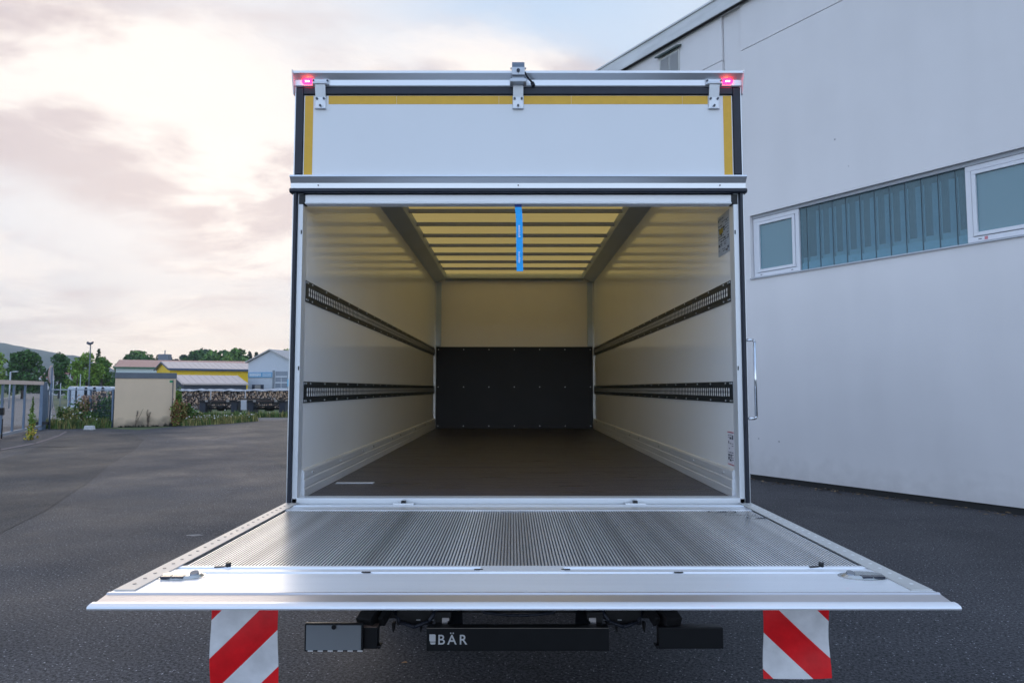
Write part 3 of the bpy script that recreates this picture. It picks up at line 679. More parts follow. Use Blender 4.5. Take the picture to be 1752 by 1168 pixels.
# ------------------------------------------------------------------ industrial hall at right
hu = Vector((-.5435,.8394,0)).normalized(); hn = Vector((-hu.y, hu.x, 0)); hn = Vector((-.8394,-.5435,0)).normalized()
HP = Vector((6.93, 9.38, 0))
H = empty('industrial_hall', HP); H.rotation_euler = (0,0,math.atan2(hu.y, hu.x))
# local frame: x = along the wall away from the camera, y = towards the interior is -? (compute sign)
loc_y = Vector((-hu.y, hu.x, 0)); OUT = 1 if loc_y.dot(hn) > 0 else -1      # outward in local y
tag(H, 'large white rendered hall with a ribbon of windows, standing right of the truck', 'building')
def hbox(b, t0, t1, d0, d1, z0, z1, mi=0):       # d = distance outward from the wall face
    a, c = sorted((OUT*d0, OUT*d1)); return b.box(t0, t1, a, c, z0, z1, mi)
def render_wall():
    m = mat('rendered_wall', (.775,.75,.745), .75, var=.03, vscale=.5, bump=.15, bscale=60)
    t = m.node_tree; l = t.links; b = t.nodes['Principled BSDF']; src = b.inputs['Base Color'].links[0].from_socket
    tcn = t.nodes.new('ShaderNodeTexCoord'); vo = t.nodes.new('ShaderNodeTexVoronoi'); vo.inputs['Scale'].default_value = 4.2; l.new(tcn.outputs['Object'], vo.inputs['Vector'])
    lt = t.nodes.new('ShaderNodeMath'); lt.operation = 'LESS_THAN'; l.new(vo.outputs['Distance'], lt.inputs[0]); lt.inputs[1].default_value = .055
    ns = t.nodes.new('ShaderNodeTexNoise'); ns.inputs['Scale'].default_value = .45; ns.inputs['Detail'].default_value = 2; l.new(tcn.outputs['Object'], ns.inputs['Vector'])
    gt = t.nodes.new('ShaderNodeMath'); gt.operation = 'GREATER_THAN'; l.new(ns.outputs[0], gt.inputs[0]); gt.inputs[1].default_value = .60
    mu = t.nodes.new('ShaderNodeMath'); mu.operation = 'MULTIPLY'; l.new(lt.outputs[0], mu.inputs[0]); l.new(gt.outputs[0], mu.inputs[1])
    mx = t.nodes.new('ShaderNodeMix'); mx.data_type = 'RGBA'; l.new(mu.outputs[0], mx.inputs[0]); l.new(src, mx.inputs[6]); mx.inputs[7].default_value = (.16,.16,.17,1)
    # rain runs
    mp = t.nodes.new('ShaderNodeMapping'); mp.inputs['Scale'].default_value = (1.5,1.5,.3); l.new(tcn.outputs['Object'], mp.inputs[0])
    rn_ = t.nodes.new('ShaderNodeTexNoise'); rn_.inputs['Scale'].default_value = 1.1; rn_.inputs['Detail'].default_value = 7; l.new(mp.outputs[0], rn_.inputs['Vector'])
    mr = t.nodes.new('ShaderNodeMapRange'); l.new(rn_.outputs[0], mr.inputs[0]); mr.inputs[1].default_value = .35; mr.inputs[2].default_value = .75; mr.inputs[3].default_value = 1.01; mr.inputs[4].default_value = .95
    m2 = t.nodes.new('ShaderNodeMix'); m2.data_type = 'RGBA'; m2.blend_type = 'MULTIPLY'; m2.inputs[0].default_value = 1; l.new(mx.outputs[2], m2.inputs[6]); l.new(mr.outputs[0], m2.inputs[7])
    # splash dirt along the foot of the wall
    sz = t.nodes.new('ShaderNodeSeparateXYZ'); l.new(tcn.outputs['Object'], sz.inputs[0])
    dn_ = t.nodes.new('ShaderNodeTexNoise'); dn_.inputs['Scale'].default_value = 5; dn_.inputs['Detail'].default_value = 8; l.new(tcn.outputs['Object'], dn_.inputs['Vector'])
    ma = t.nodes.new('ShaderNodeMath'); ma.operation = 'MULTIPLY_ADD'; l.new(dn_.outputs[0], ma.inputs[0]); ma.inputs[1].default_value = -.9; l.new(sz.outputs[2], ma.inputs[2])
    mz = t.nodes.new('ShaderNodeMapRange'); l.new(ma.outputs[0], mz.inputs[0]); mz.inputs[1].default_value = -.42; mz.inputs[2].default_value = .05; mz.inputs[3].default_value = .22; mz.inputs[4].default_value = 0
    m3 = t.nodes.new('ShaderNodeMix'); m3.data_type = 'RGBA'; l.new(mz.outputs[0], m3.inputs[0]); l.new(m2.outputs[2], m3.inputs[6]); m3.inputs[7].default_value = (.33,.31,.29,1)
    l.new(m3.outputs[2], b.inputs['Base Color']); return m
RW = render_wall()
PLINTH = mat('dark_plinth', (.03,.03,.03), .9)
w = MB()
hbox(w, -16, 4.415, -.25, 0, .10, 3.81)
hbox(w, -16, 4.415, -.25, 0, 5.035, 8.362)
hbox(w, 4.30, 4.415, -.25, 0, 3.811, 5.034)
hbox(w, -16, 4.415, -.25, 0, 8.378, 9.45)
hbox(w, 4.435, 4.86, -.25, -.045, .10, 9.45, 0)
hbox(w, 4.88, 16, -.25, 0, .10, 8.362); hbox(w, 4.88, 16, -.25, 0, 8.378, 9.45)
w.build('wall', RW, H)
c_ = MB(); hbox(c_, -16, 16, -.32, -.26, .0, 3.80); hbox(c_, -16, 16, -.32, -.26, 5.04, 9.4); c_.build('wall_core', PLINTH, H)
g_ = MB(); hbox(g_, -16, 16, -.10, -.03, 0, .099); g_.build('plinth', PLINTH, H)
fas = MB(); hbox(fas, -16, 16, -.4, .12, 9.31, 9.62); hbox(fas, -16, 16, -.45, .15, 9.621, 9.66); hbox(fas, -16, 16, .03, .10, 9.295, 9.309, 1)  # last box: thin dark strip painted as the shadow line under the fascia
fas.build('roof_fascia', [mat('grey_fascia', (.66,.67,.67), .8, var=.15, vscale=2, stretch=(.5,1,3)), PLINTH], H)
back = MB(); hbox(back, -16, 16, -14, -.45, 9.3, 9.5); back.build('flat_roof', mat('roof_felt', (.12,.12,.12), .9), H)
eb = MB(); hbox(eb, 15.75, 16, -14, -.4, .1, 9.29); hbox(eb, -16, -15.75, -14, -.4, .1, 9.29); hbox(eb, -15.7,15.7,-14,-13.8,.1,9.29); eb.build('end_wall', RW, H)
lv = MB(); hbox(lv, 6.02, 6.60, .001, .03, 8.2, 9.10); lvo = lv.build('vent', mat('vent_frame', (.6,.6,.56), .6), H)
sl = MB()
for i in range(25):
    z = 8.24+i*.033
    for a0, a1 in ((6.05,6.295),(6.325,6.57)):
        o1, o2 = OUT*.031, OUT*.052
        sl.add([(a0,o1,z+.022),(a1,o1,z+.022),(a1,o2,z),(a0,o2,z),(a0,o1,z+.028),(a1,o1,z+.028),(a1,o2,z+.006),(a0,o2,z+.006)], [(0,1,2,3),(4,5,6,7),(0,1,5,4),(2,3,7,6)])
sl.build('louvre', mat('louvre_metal', (.6,.61,.63), .6), lvo)
hd = MB(); a, c = OUT*.001, OUT*.12; hd.add([(5.96,a,9.19),(6.66,a,9.19),(6.66,c,9.15),(5.96,c,9.15),(5.96,a,9.155),(6.66,a,9.155),(6.66,c,9.12),(5.96,c,9.12)], [(0,1,2,3),(4,5,6,7),(0,1,5,4),(1,2,6,5),(2,3,7,6),(3,0,4,7)])
hd.build('vent_hood', mat('hood_green', (.07,.10,.09), .6), lvo)
# ribbon window
def glassm(name, col, tcol, mixf, rough):
    m = bpy.data.materials.new(name); m.use_nodes = True; t = m.node_tree; t.nodes.clear(); l = t.links
    o = t.nodes.new('ShaderNodeOutputMaterial'); mx = t.nodes.new('ShaderNodeMixShader'); p = t.nodes.new('ShaderNodeBsdfPrincipled')
    p.inputs['Base Color'].default_value = (*col,1); p.inputs['Roughness'].default_value = rough; p.inputs['Specular IOR Level'].default_value = .9
    tr = t.nodes.new('ShaderNodeBsdfTransparent'); tr.inputs[0].default_value = (*tcol,1); mx.inputs[0].default_value = mixf
    l.new(p.outputs[0], mx.inputs[1]); l.new(tr.outputs[0], mx.inputs[2]); l.new(mx.outputs[0], o.inputs[0]); return m
PANE = glassm('window_glass', (.16,.30,.35), (.6,.8,.8), .2, .04)
UGL = glassm('channel_glass', (.17,.29,.33), (.75,.92,.97), .62, .14)
PVC = mat('window_pvc', (.74,.74,.77), .35, var=.02)
sil = MB(); a0, a1 = OUT*-.14, OUT*.03
sil.add([(-16,a0,3.835),(4.31,a0,3.835),(4.31,a1,3.818),(-16,a1,3.818),(-16,a0,3.8105),(4.31,a0,3.8105),(4.31,a1,3.795),(-16,a1,3.795)], [(0,1,2,3),(4,5,6,7),(0,1,5,4),(1,2,6,5),(2,3,7,6),(3,0,4,7)])
sil.build('window_sill', mat('sill_metal', (.40,.42,.46), .4, .5), H)
lt_ = MB(); hbox(lt_, -16, 4.30, -.13, -.06, 4.975, 5.034); lt_.build('lintel_rail', mat('lintel_grey', (.42,.44,.47), .5), H)
def casement(t0, t1):
    z0, z1 = 3.84, 4.972; f = MB(); fw = .075
    for (a, b_, c, d) in ((t0,t1,z0,z0+fw),(t0,t1,z1-fw,z1),(t0,t0+fw,z0+fw,z1-fw),(t1-fw,t1,z0+fw,z1-fw)): hbox(f, a, b_, -.13, -.075, c, d)
    fo = f.build('window', PVC, H, .004)
    s = MB(); g = fw+.008; sw = .055
    for (a, b_, c, d) in ((t0+g,t1-g,z0+g,z0+g+sw),(t0+g,t1-g,z1-g-sw,z1-g),(t0+g,t0+g+sw,z0+g+sw,z1-g-sw),(t1-g-sw,t1-g,z0+g+sw,z1-g-sw)): hbox(s, a, b_, -.125, -.062, c, d)
    s.build('sash', PVC, fo, .004)
    gk = MB(); hbox(gk, t0+fw-.001, t1-fw+.001, -.128, -.12, z0+fw-.001, z1-fw+.001); gk.build('gasket', RUBBER, fo)
    p = MB(); q = g+sw-.004; hbox(p, t0+q, t1-q, -.118, -.100, z0+q, z1-q); p.build('pane', PANE, fo)
    each('drain_cap', mat('drain_cap_grey', (.12,.12,.13), .5) if 'drain_cap_grey' not in bpy.data.materials else bpy.data.materials['drain_cap_grey'], fo, [lambda b, x=x: hbox(b, x-.02, x+.02, -.075, -.072, z0+.03, z0+.042) for x in (t0+.16, t1-.16)])
    return fo
casement(3.305, 4.285)
big = casement(-1.9, .56)
k_ = MB(); hbox(k_, .30, .34, -.074, -.071, 3.855, 3.90); k_.build('red_tag', mat('tag_red', (.6,.2,.22), .5), big)
def channels(t0, t1, first=.13, pitch=.246):
    xs = [t1, t1-first]
    while xs[-1]-pitch > t0+.04: xs.append(xs[-1]-pitch)
    xs.append(t0)
    for a, b_ in zip(xs, xs[1:]):
        c = MB(); z0, z1 = 3.836, 4.972
        lo, hi = b_+.004, a-.004
        hbox(c, lo, hi, -.118, -.112, z0, z1)                      # face
        hbox(c, lo, lo+.005, -.165, -.1185, z0, z1); hbox(c, hi-.005, hi, -.165, -.1185, z0, z1)   # flanges
        gc = c.build('glass_channel', UGL, H)
        q_ = MB(); hbox(q_, lo+.007, hi-.007, -.130, -.122, 3.842, 3.842+.14+.02*math.sin(a*5)); q_.build('white_strip', mat('strip_white', (.92,.94,.96), .8, var=.1, vscale=9) if 'strip_white' not in bpy.data.materials else bpy.data.materials['strip_white'], gc)  # white strip behind the foot of each channel
        s = MB(); hbox(s, b_-.003, b_+.003, -.150, -.109, z0, z1); s.build('channel_joint', RUBBER, H)
    e = MB(); hbox(e, t0, t1, -.20, -.170, 3.84, 4.07); e.build('sill_upstand', PVC, H)
    for a, b_ in zip(xs, xs[1:]):
        if a-b_ > .2: v = MB(); hbox(v, b_+.02, b_+.155, -.262, -.252, 4.02, 4.9); v.build('blind_slat', mat('slat_blue_grey', (.55,.66,.76), .8, var=.1, vscale=3) if 'slat_blue_grey' not in bpy.data.materials else bpy.data.materials['slat_blue_grey'], H)
    b2 = MB(); hbox(b2, t0, t1, -.60, -.58, 3.84, 4.97); b2.build('dim_room_sheet', mat('room_dim', (.10,.14,.16), .9, var=.3, vscale=4, stretch=(3,1,.2)) if 'room_dim' not in bpy.data.materials else bpy.data.materials['room_dim'], H)  # dark sheet, the dimness of the room put into its colour
channels(.565, 3.30)
channels(-5.5, -1.905); 
d2 = MB(); hbox(d2, -16, 4.3, -1.2, -1.18, 3.5, 5.3); d2.build('room_back', mat('room_back_wall', (.07,.09,.10), .9), H)
# litter at the foot of the wall
random.seed(21); lt2 = MB()
for i in range(520):
    t = random.uniform(-3, 9); dd = abs(random.gauss(0, .13))+.02; p = HP+hu*t+hn*dd; s = random.uniform(.012,.04); a = random.uniform(0,6.28)
    zz_ = .006+random.uniform(0,.02)
    u = Vector((math.cos(a),math.sin(a),random.uniform(-.4,.4)))*s; v = Vector((-math.sin(a),math.cos(a),random.uniform(-.4,.4)))*s*.55; q = Vector((p.x,p.y,zz_))
    lt2.quad(q-u, q-v, q+u, q+v)
tag(lt2.build('leaf_litter', mat('dead_leaf', (.13,.09,.05), .9, var=.5, vscale=2, island=.6)), 'brown dead leaves scattered along the foot of the white hall wall', 'dead leaves', kind='stuff')
p = gp(692,1134,.004); lf = MB(); random.seed(2)
lf.add([p+Vector(q) for q in ((-.022,0,.002),(-.006,-.010,.008),(.020,-.003,.005),(.008,.011,.010),(-.010,.010,.006))], [(0,1,2,3,4)])
tag(lf.build('fallen_leaf', mat('orange_leaf', (.40,.22,.10), .8)), 'single small tan leaf lying on the asphalt below the rear bar', 'leaf')

#PART2
# ================================================================== background on the left
def ring_leaf(b, c, s, rnd):
    a = rnd.uniform(0, 6.283); e = rnd.uniform(-1, 1)
    n = Vector((math.cos(a)*math.cos(e), math.sin(a)*math.cos(e), math.sin(e)))
    u = n.orthogonal().normalized()*s; v = n.cross(u).normalized()*s*rnd.uniform(.5, .9)
    b.quad(c-u, c-v, c+u, c+v)
def leafm(name, c1, c2, sc=.6):
    m = mat(name, c1, .65, var=.2, vscale=sc, col2=c2, island=.55, spec=.25)
    return m
LEAF_D = leafm('dark_green_leaf', (.030,.085,.022), (.070,.150,.030))
LEAF_M = leafm('mid_green_leaf', (.055,.135,.028), (.130,.225,.040))
LEAF_L = leafm('light_green_leaf', (.095,.19,.03), (.23,.33,.06))
LEAF_B = leafm('bluish_conifer_leaf', (.022,.052,.028), (.048,.090,.042))
BARK = mat('tree_bark', (.07,.055,.045), .9, var=.4, vscale=6, bump=.5)
def tree(X, Y, h, rx, leaf, label, seed, n=2600, kind='round', low=.12, group='trees beyond the yard', ls=1.0):
    rnd = random.Random(seed); t = empty('tree' if kind != 'conifer' else 'conifer_tree', (X, Y, 0), rnd.uniform(0, 6))
    tag(t, label, 'tree', group)
    tr = MB(); r0 = .022*h+.05
    tr.cyl((0,0,-.05), (rnd.uniform(-.1,.1),rnd.uniform(-.1,.1),h*.45), r0, 9, 0, r0*.6).cyl((0,0,h*.45),(0,0,h*.88), r0*.6, 8, 0, r0*.12)
    b = MB(); cl = []
    if kind == 'conifer':
        for i in range(46):
            v = (i+.5)/46; z = h*(low+(1-low)*v); rr = rx*(1-v)**.8*rnd.uniform(.7,1.05); a = rnd.uniform(0,6.283)
            cl.append((Vector((rr*.6*math.cos(a), rr*.6*math.sin(a), z)), max(.12*rx, rr*.55), .5))
    else:
        k = 30 if kind == 'round' else 40
        for i in range(k):
            v = rnd.uniform(0, 1); z = h*(low+(1-low)*v*.93)
            if kind == 'round': env = math.sin(math.pi*min(1, max(.0, .14+.84*v)))**.6
            else: env = (1-v)**.55*.95+.10
            a = rnd.uniform(0, 6.283); q = rx*env*math.sqrt(rnd.uniform(.1, 1))*.80
            p = Vector((q*math.cos(a), q*math.sin(a), z)); cr = rx*rnd.uniform(.20,.36)*(1 if kind == 'round' else .8)
            cl.append((p, cr, rnd.uniform(.7, 1)))
            if i % 3 == 0: tr.cyl((0,0,max(.3*h, p.z*.6)), tuple(p), r0*.25, 5, 0, r0*.06)
    tr.build('trunk', BARK, t)
    per = n//len(cl); s = .085*rx*ls
    for p, cr, fl_ in cl:
        for _ in range(per):
            d = Vector((rnd.gauss(0,1), rnd.gauss(0,1), rnd.gauss(0,1))).normalized()*cr*rnd.uniform(.55,1.08)**.7
            d.z *= fl_
            q = p+d
            if q.z < .1: continue
            ring_leaf(b, q, s*rnd.uniform(.6,1.3), rnd)
    b.build('crown', leaf, t, fixn=False)
    return t
def T_at(px, py, Y): q = at(px, py, Y); return q.x, Y, q.z
x, y, h = T_at(42, 594, 112); tree(x, y, h, 3.1, LEAF_D, 'tall dark green round tree behind the sliding gate, leftmost of the two dark ones', 1, 4200, low=.16)
x, y, h = T_at(104, 606, 118); tree(x, y, h, 2.4, LEAF_D, 'narrower dark green tree standing right of the round sign', 2, 3400, low=.14)
x, y, h = T_at(150, 606, 78); tree(x, y, h, 2.0, LEAF_L, 'light green loose birch-like tree left of the white hall', 3, 3600, low=.14, ls=.8)
x, y, h = T_at(176, 612, 82); tree(x, y, h, 1.7, LEAF_M, 'mid green bushy tree touching the corner of the white hall', 4, 2600, low=.12)
x, y, h = T_at(133, 632, 74); tree(x, y, h, 1.3, LEAF_L, 'low light green bush at the foot of the loose tree', 5, 1600, low=.05)
x, y, h = T_at(169, 597, 120); tree(x, y, h, 1.6, LEAF_B, 'dark conifer top showing above the light green tree', 6, 1500, 'conifer')
x, y, h = T_at(-2, 602, 92); tree(x, y, h, 1.7, LEAF_L, 'light green tree cut off by the left edge of the photo', 7, 2600, low=.10)
x, y, h = T_at(186, 636, 90); tree(x, y, h, 1.4, LEAF_D, 'small dark tree against the white hall gable', 8, 1500, low=.05)
for i, (px, py, Y, rx, lf_, k, lab) in enumerate((
    (214, 603, 205, 3.4, LEAF_D, 'round', 'broad dark tree above the left end of the red roof'),
    (236, 602, 215, 4.2, LEAF_M, 'round', 'wide green crown over the middle of the red roof'),
    (254, 607, 200, 2.6, LEAF_D, 'round', 'lower dark crown at the right of the group over the red roof'),
    (276, 604, 220, 2.6, LEAF_B, 'round', 'small dark tree beside the grey chimney above the yellow hall'),
    (291, 610, 225, 2.0, LEAF_B, 'round', 'tiny dark crown right of the grey chimney'),
    (312, 606, 230, 3.6, LEAF_B, 'round', 'dark crown at the left end of the long tree group'),
    (334, 602, 220, 4.6, LEAF_D, 'round', 'second dark crown in the long group above the yellow hall'),
    (353, 597, 235, 4.6, LEAF_B, 'round', 'high dark crown behind the long tree group'),
    (376, 596, 225, 5.6, LEAF_D, 'round', 'tallest broad crown in the middle of the long tree group'),
    (362, 606, 205, 4.6, LEAF_M, 'round', 'mid green crown in front of the tallest crown'),
    (386, 611, 200, 3.0, LEAF_L, 'round', 'light green small crown in front of the long group'),
    (401, 600, 215, 4.8, LEAF_M, 'round', 'green rounded crown right of the tallest crown'),
    (415, 607, 220, 3.6, LEAF_D, 'round', 'dark green crown at the right end of the long group'),
    (427, 602, 240, 2.6, LEAF_B, 'conifer', 'dark pointed conifer just left of the grey gabled hall'),
    (439, 603, 240, 2.6, LEAF_B, 'conifer', 'dark conifer showing over the left slope of the grey gabled hall'),
    (452, 601, 250, 2.0, LEAF_B, 'round', 'dark tree top near the ridge of the grey gabled hall'),
    (489, 594, 210, 3.0, LEAF_L, 'round', 'light green tree top between the grey hall and the truck'),
    (86, 636, 240, 4.0, LEAF_B, 'round', 'distant low dark tree at the end of the road'),
    (60, 640, 230, 4.0, LEAF_D, 'round', 'distant dark tree behind the round sign'),
    (112, 640, 200, 4.4, LEAF_D, 'round', 'distant dark tree behind the narrow dark tree'))):
    x, y, h = T_at(px, py, Y); tree(x, y, h, rx*1.35, lf_, lab, 20+i, 2600, k, low=.1 if k == 'round' else .2)

# ---- buildings beyond the yard
RED_ROOF = mat('red_metal_roof', (.46,.25,.20), .6, var=.08, vscale=6)
PINK_ROOF = mat('pale_pink_roof', (.56,.46,.42), .6, var=.05, vscale=6)
YEL = mat('yellow_cladding', (.86,.55,.005), .6, var=.04)
NAVY = mat('navy_trim', (.05,.075,.13), .5)
DGREY = mat('dark_grey_cladding', (.035,.045,.07), .6, var=.1, vscale=3)
LGREY = mat('light_grey_cladding', (.52,.55,.60), .6, var=.04)
WGREEN = mat('pale_green_wall', (.55,.62,.62), .7, var=.03)
GREEN = mat('green_trim', (.03,.12,.06), .6)
def gable_hall(name, A, u, length, width, eave, ridge, wall, roof, trim, label, over=.35, th=.22, ribs=True):
    """A = near front corner, u = direction of the long front wall, the hall extends back (to the left of u)"""
    u = Vector((*u, 0)).normalized(); v = Vector((-u.y, u.x, 0))
    o = empty(name, A, math.atan2(u.y, u.x)); tag(o, label, 'building')
    b = MB(); L_, W_ = length, width
    b.add([(0,0,0),(L_,0,0),(L_,W_,0),(0,W_,0),(0,0,eave),(L_,0,eave),(L_,W_,eave),(0,W_,eave),(0,W_/2,ridge),(L_,W_/2,ridge)],
          [(0,1,5,4),(2,3,7,6),(0,4,8,7,3),(1,2,6,9,5),(4,5,9,8),(6,7,8,9)])
    b.build('wall', wall, o)
    r_ = MB(); sl = (ridge-eave)/(W_/2)
    for y0, z0, y1, z1 in ((-over, eave-over*sl, W_/2, ridge), (W_+over, eave-over*sl, W_/2, ridge)):
        r_.add([(-over,y0,z0+.03),(L_+over,y0,z0+.03),(L_+over,y1,z1+.03),(-over,y1,z1+.03),(-over,y0,z0+.03+th*.5),(L_+over,y0,z0+.03+th*.5),(L_+over,y1,z1+.03+th*.5),(-over,y1,z1+.03+th*.5)],
               [(0,3,2,1),(4,5,6,7),(0,1,5,4),(1,2,6,5),(2,3,7,6),(3,0,4,7)])
        if ribs:
            n = int(L_/.9)
            for i in range(n+1):
                x = -over+.1+i*(L_+2*over-.2)/n; r_.bar((x,y0,z0+.05+th*.5),(x,y1,z1+.05+th*.5),.07,.05)
    r_.build('roof', roof, o)
    f = MB(); f.box(-over,L_+over,-over-.16,-over-.01,eave-over*sl-th,eave-over*sl+th*.45)
    for s_ in (-1, 1):
        f.bar((-over-.05, W_/2-s_*(W_/2+over), eave-over*sl), (-over-.05, W_/2, ridge), .10, th)
    f.build('eaves_trim', trim, o)
    return o
def P2(px, Y): q = at(px, 664, Y); return (q.x, Y, 0)
wh = gable_hall('white_hall', P2(197,150), (.93,.36), 34, 13, 6.4, 8.1, WGREEN, RED_ROOF, GREEN, 'long pale green-white hall with a red ribbed roof, left of the yellow hall')
MB().box(.2, 2.2, -.12, -.01, 1.2, 3.2).build('window', DGREY, wh)
MB().box(-.08, -.01, 4.5, 6.0, 4.6, 5.6).build('window', DGREY, wh)
yh = gable_hall('yellow_hall', P2(290,112), (.80,.60), 34, 12, 4.95, 6.15, YEL, PINK_ROOF, NAVY, 'bright yellow clad hall with a pale pink roof and navy eaves')
MB().box(-.06, -.01, 3.5, 5.2, 2.4, 4.2).build('window', NAVY, yh)
ds = gable_hall('grey_shed', P2(314,90), (.75,.66), 8.2, 8, 2.35, 3.45, DGREY, PINK_ROOF, PINK_ROOF, 'low dark grey shed with a pale roof in front of the yellow hall', over=.2, th=.12)
# the grey hall with its gable towards the yard
gh = empty('gabled_hall', P2(424,100), math.atan2(-.30,.954)); tag(gh, 'pale grey gabled hall with a blue sign band and sectional door beside the truck', 'building')
gw, ge, gr, gl = 7.6, 5.5, 7.15, 16
MB().add([(0,0,0),(gw,0,0),(gw,gl,0),(0,gl,0),(0,0,ge),(gw,0,ge),(gw,gl,ge),(0,gl,ge),(gw/2,0,gr),(gw/2,gl,gr)],
         [(0,1,5,8,4),(2,3,7,9,6),(0,4,7,3),(1,2,6,5),(4,8,9,7),(8,5,6,9)]).build('wall', LGREY, gh)
r_ = MB()
for xs, xe in ((-.3, gw/2), (gw+.3, gw/2)):
    z0 = ge-.3*(gr-ge)/(gw/2); r_.add([(xs,-.4,z0+.05),(xe,-.4,gr+.05),(xe,gl,gr+.05),(xs,gl,z0+.05),(xs,-.4,z0+.22),(xe,-.4,gr+.22),(xe,gl,gr+.22),(xs,gl,z0+.22)],
      [(0,3,2,1),(4,5,6,7),(0,1,5,4),(1,2,6,5),(2,3,7,6),(3,0,4,7)])
r_.build('roof', mat('pale_grey_roof', (.40,.38,.37), .7), gh)
sg = MB().box(.1,4.3,-.16,-.02,3.30,4.05).build('sign_board', mat('sign_blue', (.12,.32,.52), .5), gh)
sm_ = MB(); random.seed(31)
xx = .35
while xx < 2.2: w_ = random.uniform(.10,.22); sm_.box(xx, xx+w_, -.175, -.165, 3.45+random.choice((0,.05)), 3.92); xx += w_+.06
sm_.box(2.6,4.1,-.175,-.165,3.75,3.85); sm_.box(2.6,4.1,-.175,-.165,3.48,3.60)
sm_.build('sign_lettering', mat('sign_white', (.55,.62,.68), .5), sg)
wn_ = MB().box(.75,2.75,-.05,-.005,.6,2.25).build('window', DGREY, gh)
MB().box(1.25,2.25,-.07,-.055,1.35,2.2).build('blind', mat('beige_blind', (.35,.33,.30), .8), wn_)
MB().box(.95,2.4,-.07,-.055,.9,1.0).build('glazing_bar', LGREY, wn_)
pl_ = MB().box(4.35,4.55,-.25,-.01,0,4.3).build('pilaster', mat('grey_pilaster', (.26,.28,.31), .7), gh)
dr = MB().box(4.75,6.75,-.05,-.005,0,4.15).build('door', mat('sectional_door', (.22,.25,.30), .4), gh)
for z in (.75, 1.6, 2.45, 3.3): MB().box(4.76,6.74,-.08,-.055,z,z+.16).build('door_rail', mat('door_rail_white', (.62,.65,.70), .5) if z < 1 else bpy.data.materials['door_rail_white'], dr)
MB().box(5.7,5.78,-.08,-.055,.92,3.2).build('door_rail', bpy.data.materials['door_rail_white'], dr)
MB().box(7.0,7.55,-.4,-.3,2.0,3.0).build('projecting_sign', mat('sign_light_blue', (.22,.5,.7), .5), gh)
# far white house with a red roof, half hidden
fh = gable_hall('distant_house', P2(70,170), (.95,.3), 4.6, 8, 4.2, 5.6, mat('house_white', (.55,.55,.56), .7), mat('house_roof', (.22,.10,.08), .8), LGREY, 'small distant white house with a dull red roof between two dark trees', ribs=False)
q = at(282, 612, 190); ch = MB().box(q.x-1.4,q.x+1.4,189,191,0,at(282,606,190).z).box(q.x-.1,q.x+.1,189.9,190.1,at(282,606,190).z+.01,at(282,599,190).z)
ch.build('tower', mat('grey_tower', (.16,.18,.22), .7)); o = bpy.data.objects['tower']; tag(o, 'square grey tower rising among the trees above the yellow hall', 'tower')

# ---- log stack
def log_stack(x0, x1, Y, h, seed, label, slope=0.0):
    rnd = random.Random(seed); b = MB(); z = .12; row = 0
    while z < h-.04:
        x = x0+rnd.uniform(0,.1)
        while x < x1:
            r = rnd.uniform(.045,.105); zz_ = z+rnd.uniform(-.03,.03); yy = Y+slope*(x-x0)+rnd.uniform(-.10,.08); k = rnd.choice((5,6,7)); ph = rnd.uniform(0,6)
            c = [(x+r*math.cos(ph+6.283*i/k)*rnd.uniform(.8,1.1), zz_+r*math.sin(ph+6.283*i/k)*rnd.uniform(.8,1.1)) for i in range(k)]
            vs = [(u,yy,w) for u,w in c]+[(u,yy+1.0,w) for u,w in c]
            b.add(vs, [tuple(range(k))], rnd.choice((0,0,1,2))); b.add(vs, [(i,k+i,k+(i+1)%k,(i+1)%k) for i in range(k)], 3)
            x += r*2.0
        z += .13; row += 1
    b.box(x0, x1, Y+.25+min(0,slope*(x1-x0)), Y+.95+max(0,slope*(x1-x0)), 0, h-.15, 3)
    o = b.build('log_stack', [mat('log_end_tan', (.50,.34,.24), .9, var=.3, vscale=3), mat('log_end_grey', (.34,.28,.25), .9, var=.3, vscale=3), mat('log_end_dark', (.11,.08,.07), .9), mat('log_bark', (.025,.018,.015), .95)], fixn=False)
    tag(o, label, 'firewood', kind='stuff'); return o
xa = at(300, 664, 56).x; log_stack(xa, xa+15, 56, 1.52, 4, 'long wall of stacked split firewood under a grey cover behind the parked trailers')
cv = MB(); n = 44; random.seed(8); vs = []
zs = [1.60+random.uniform(-.035,.045) for _ in range(n+1)]
for i in range(n+1):
    x = xa-.1+15.2*i/n
    for yy, dz_ in ((55.80,-.10),(55.82,.0),(56.4,.05),(57.05,.0),(57.1,-.12)): vs.append((x, yy, zs[i]+dz_+random.uniform(-.015,.015)))
cv.add(vs, [(i*5+j, (i+1)*5+j, (i+1)*5+j+1, i*5+j+1) for i in range(n) for j in range(4)])
tag(cv.build('tarpaulin', mat('grey_tarpaulin', (.42,.43,.47), .7, var=.1, vscale=2)), 'pale grey sheet laid along the top of the long firewood wall', 'tarpaulin')
xb = at(156, 664, 47).x; log_stack(xb, xb+1.5, 47, 1.50, 5, 'short stack of dark firewood seen through the fence left of the garage')
for i, (px, py0) in enumerate(((361,664),(420,665))):
    q = at(px, 664, 55.4); tag(MB().cyl((q.x,55.4,0),(q.x,55.4,1.62),.035,8).build('stack_post', mat('pale_post', (.45,.44,.45), .7) if i == 0 else bpy.data.materials['pale_post']), ('thin pale post before the firewood above the left trailer', 'thin pale post before the firewood above the right trailer')[i], 'post', 'posts holding the firewood wall')

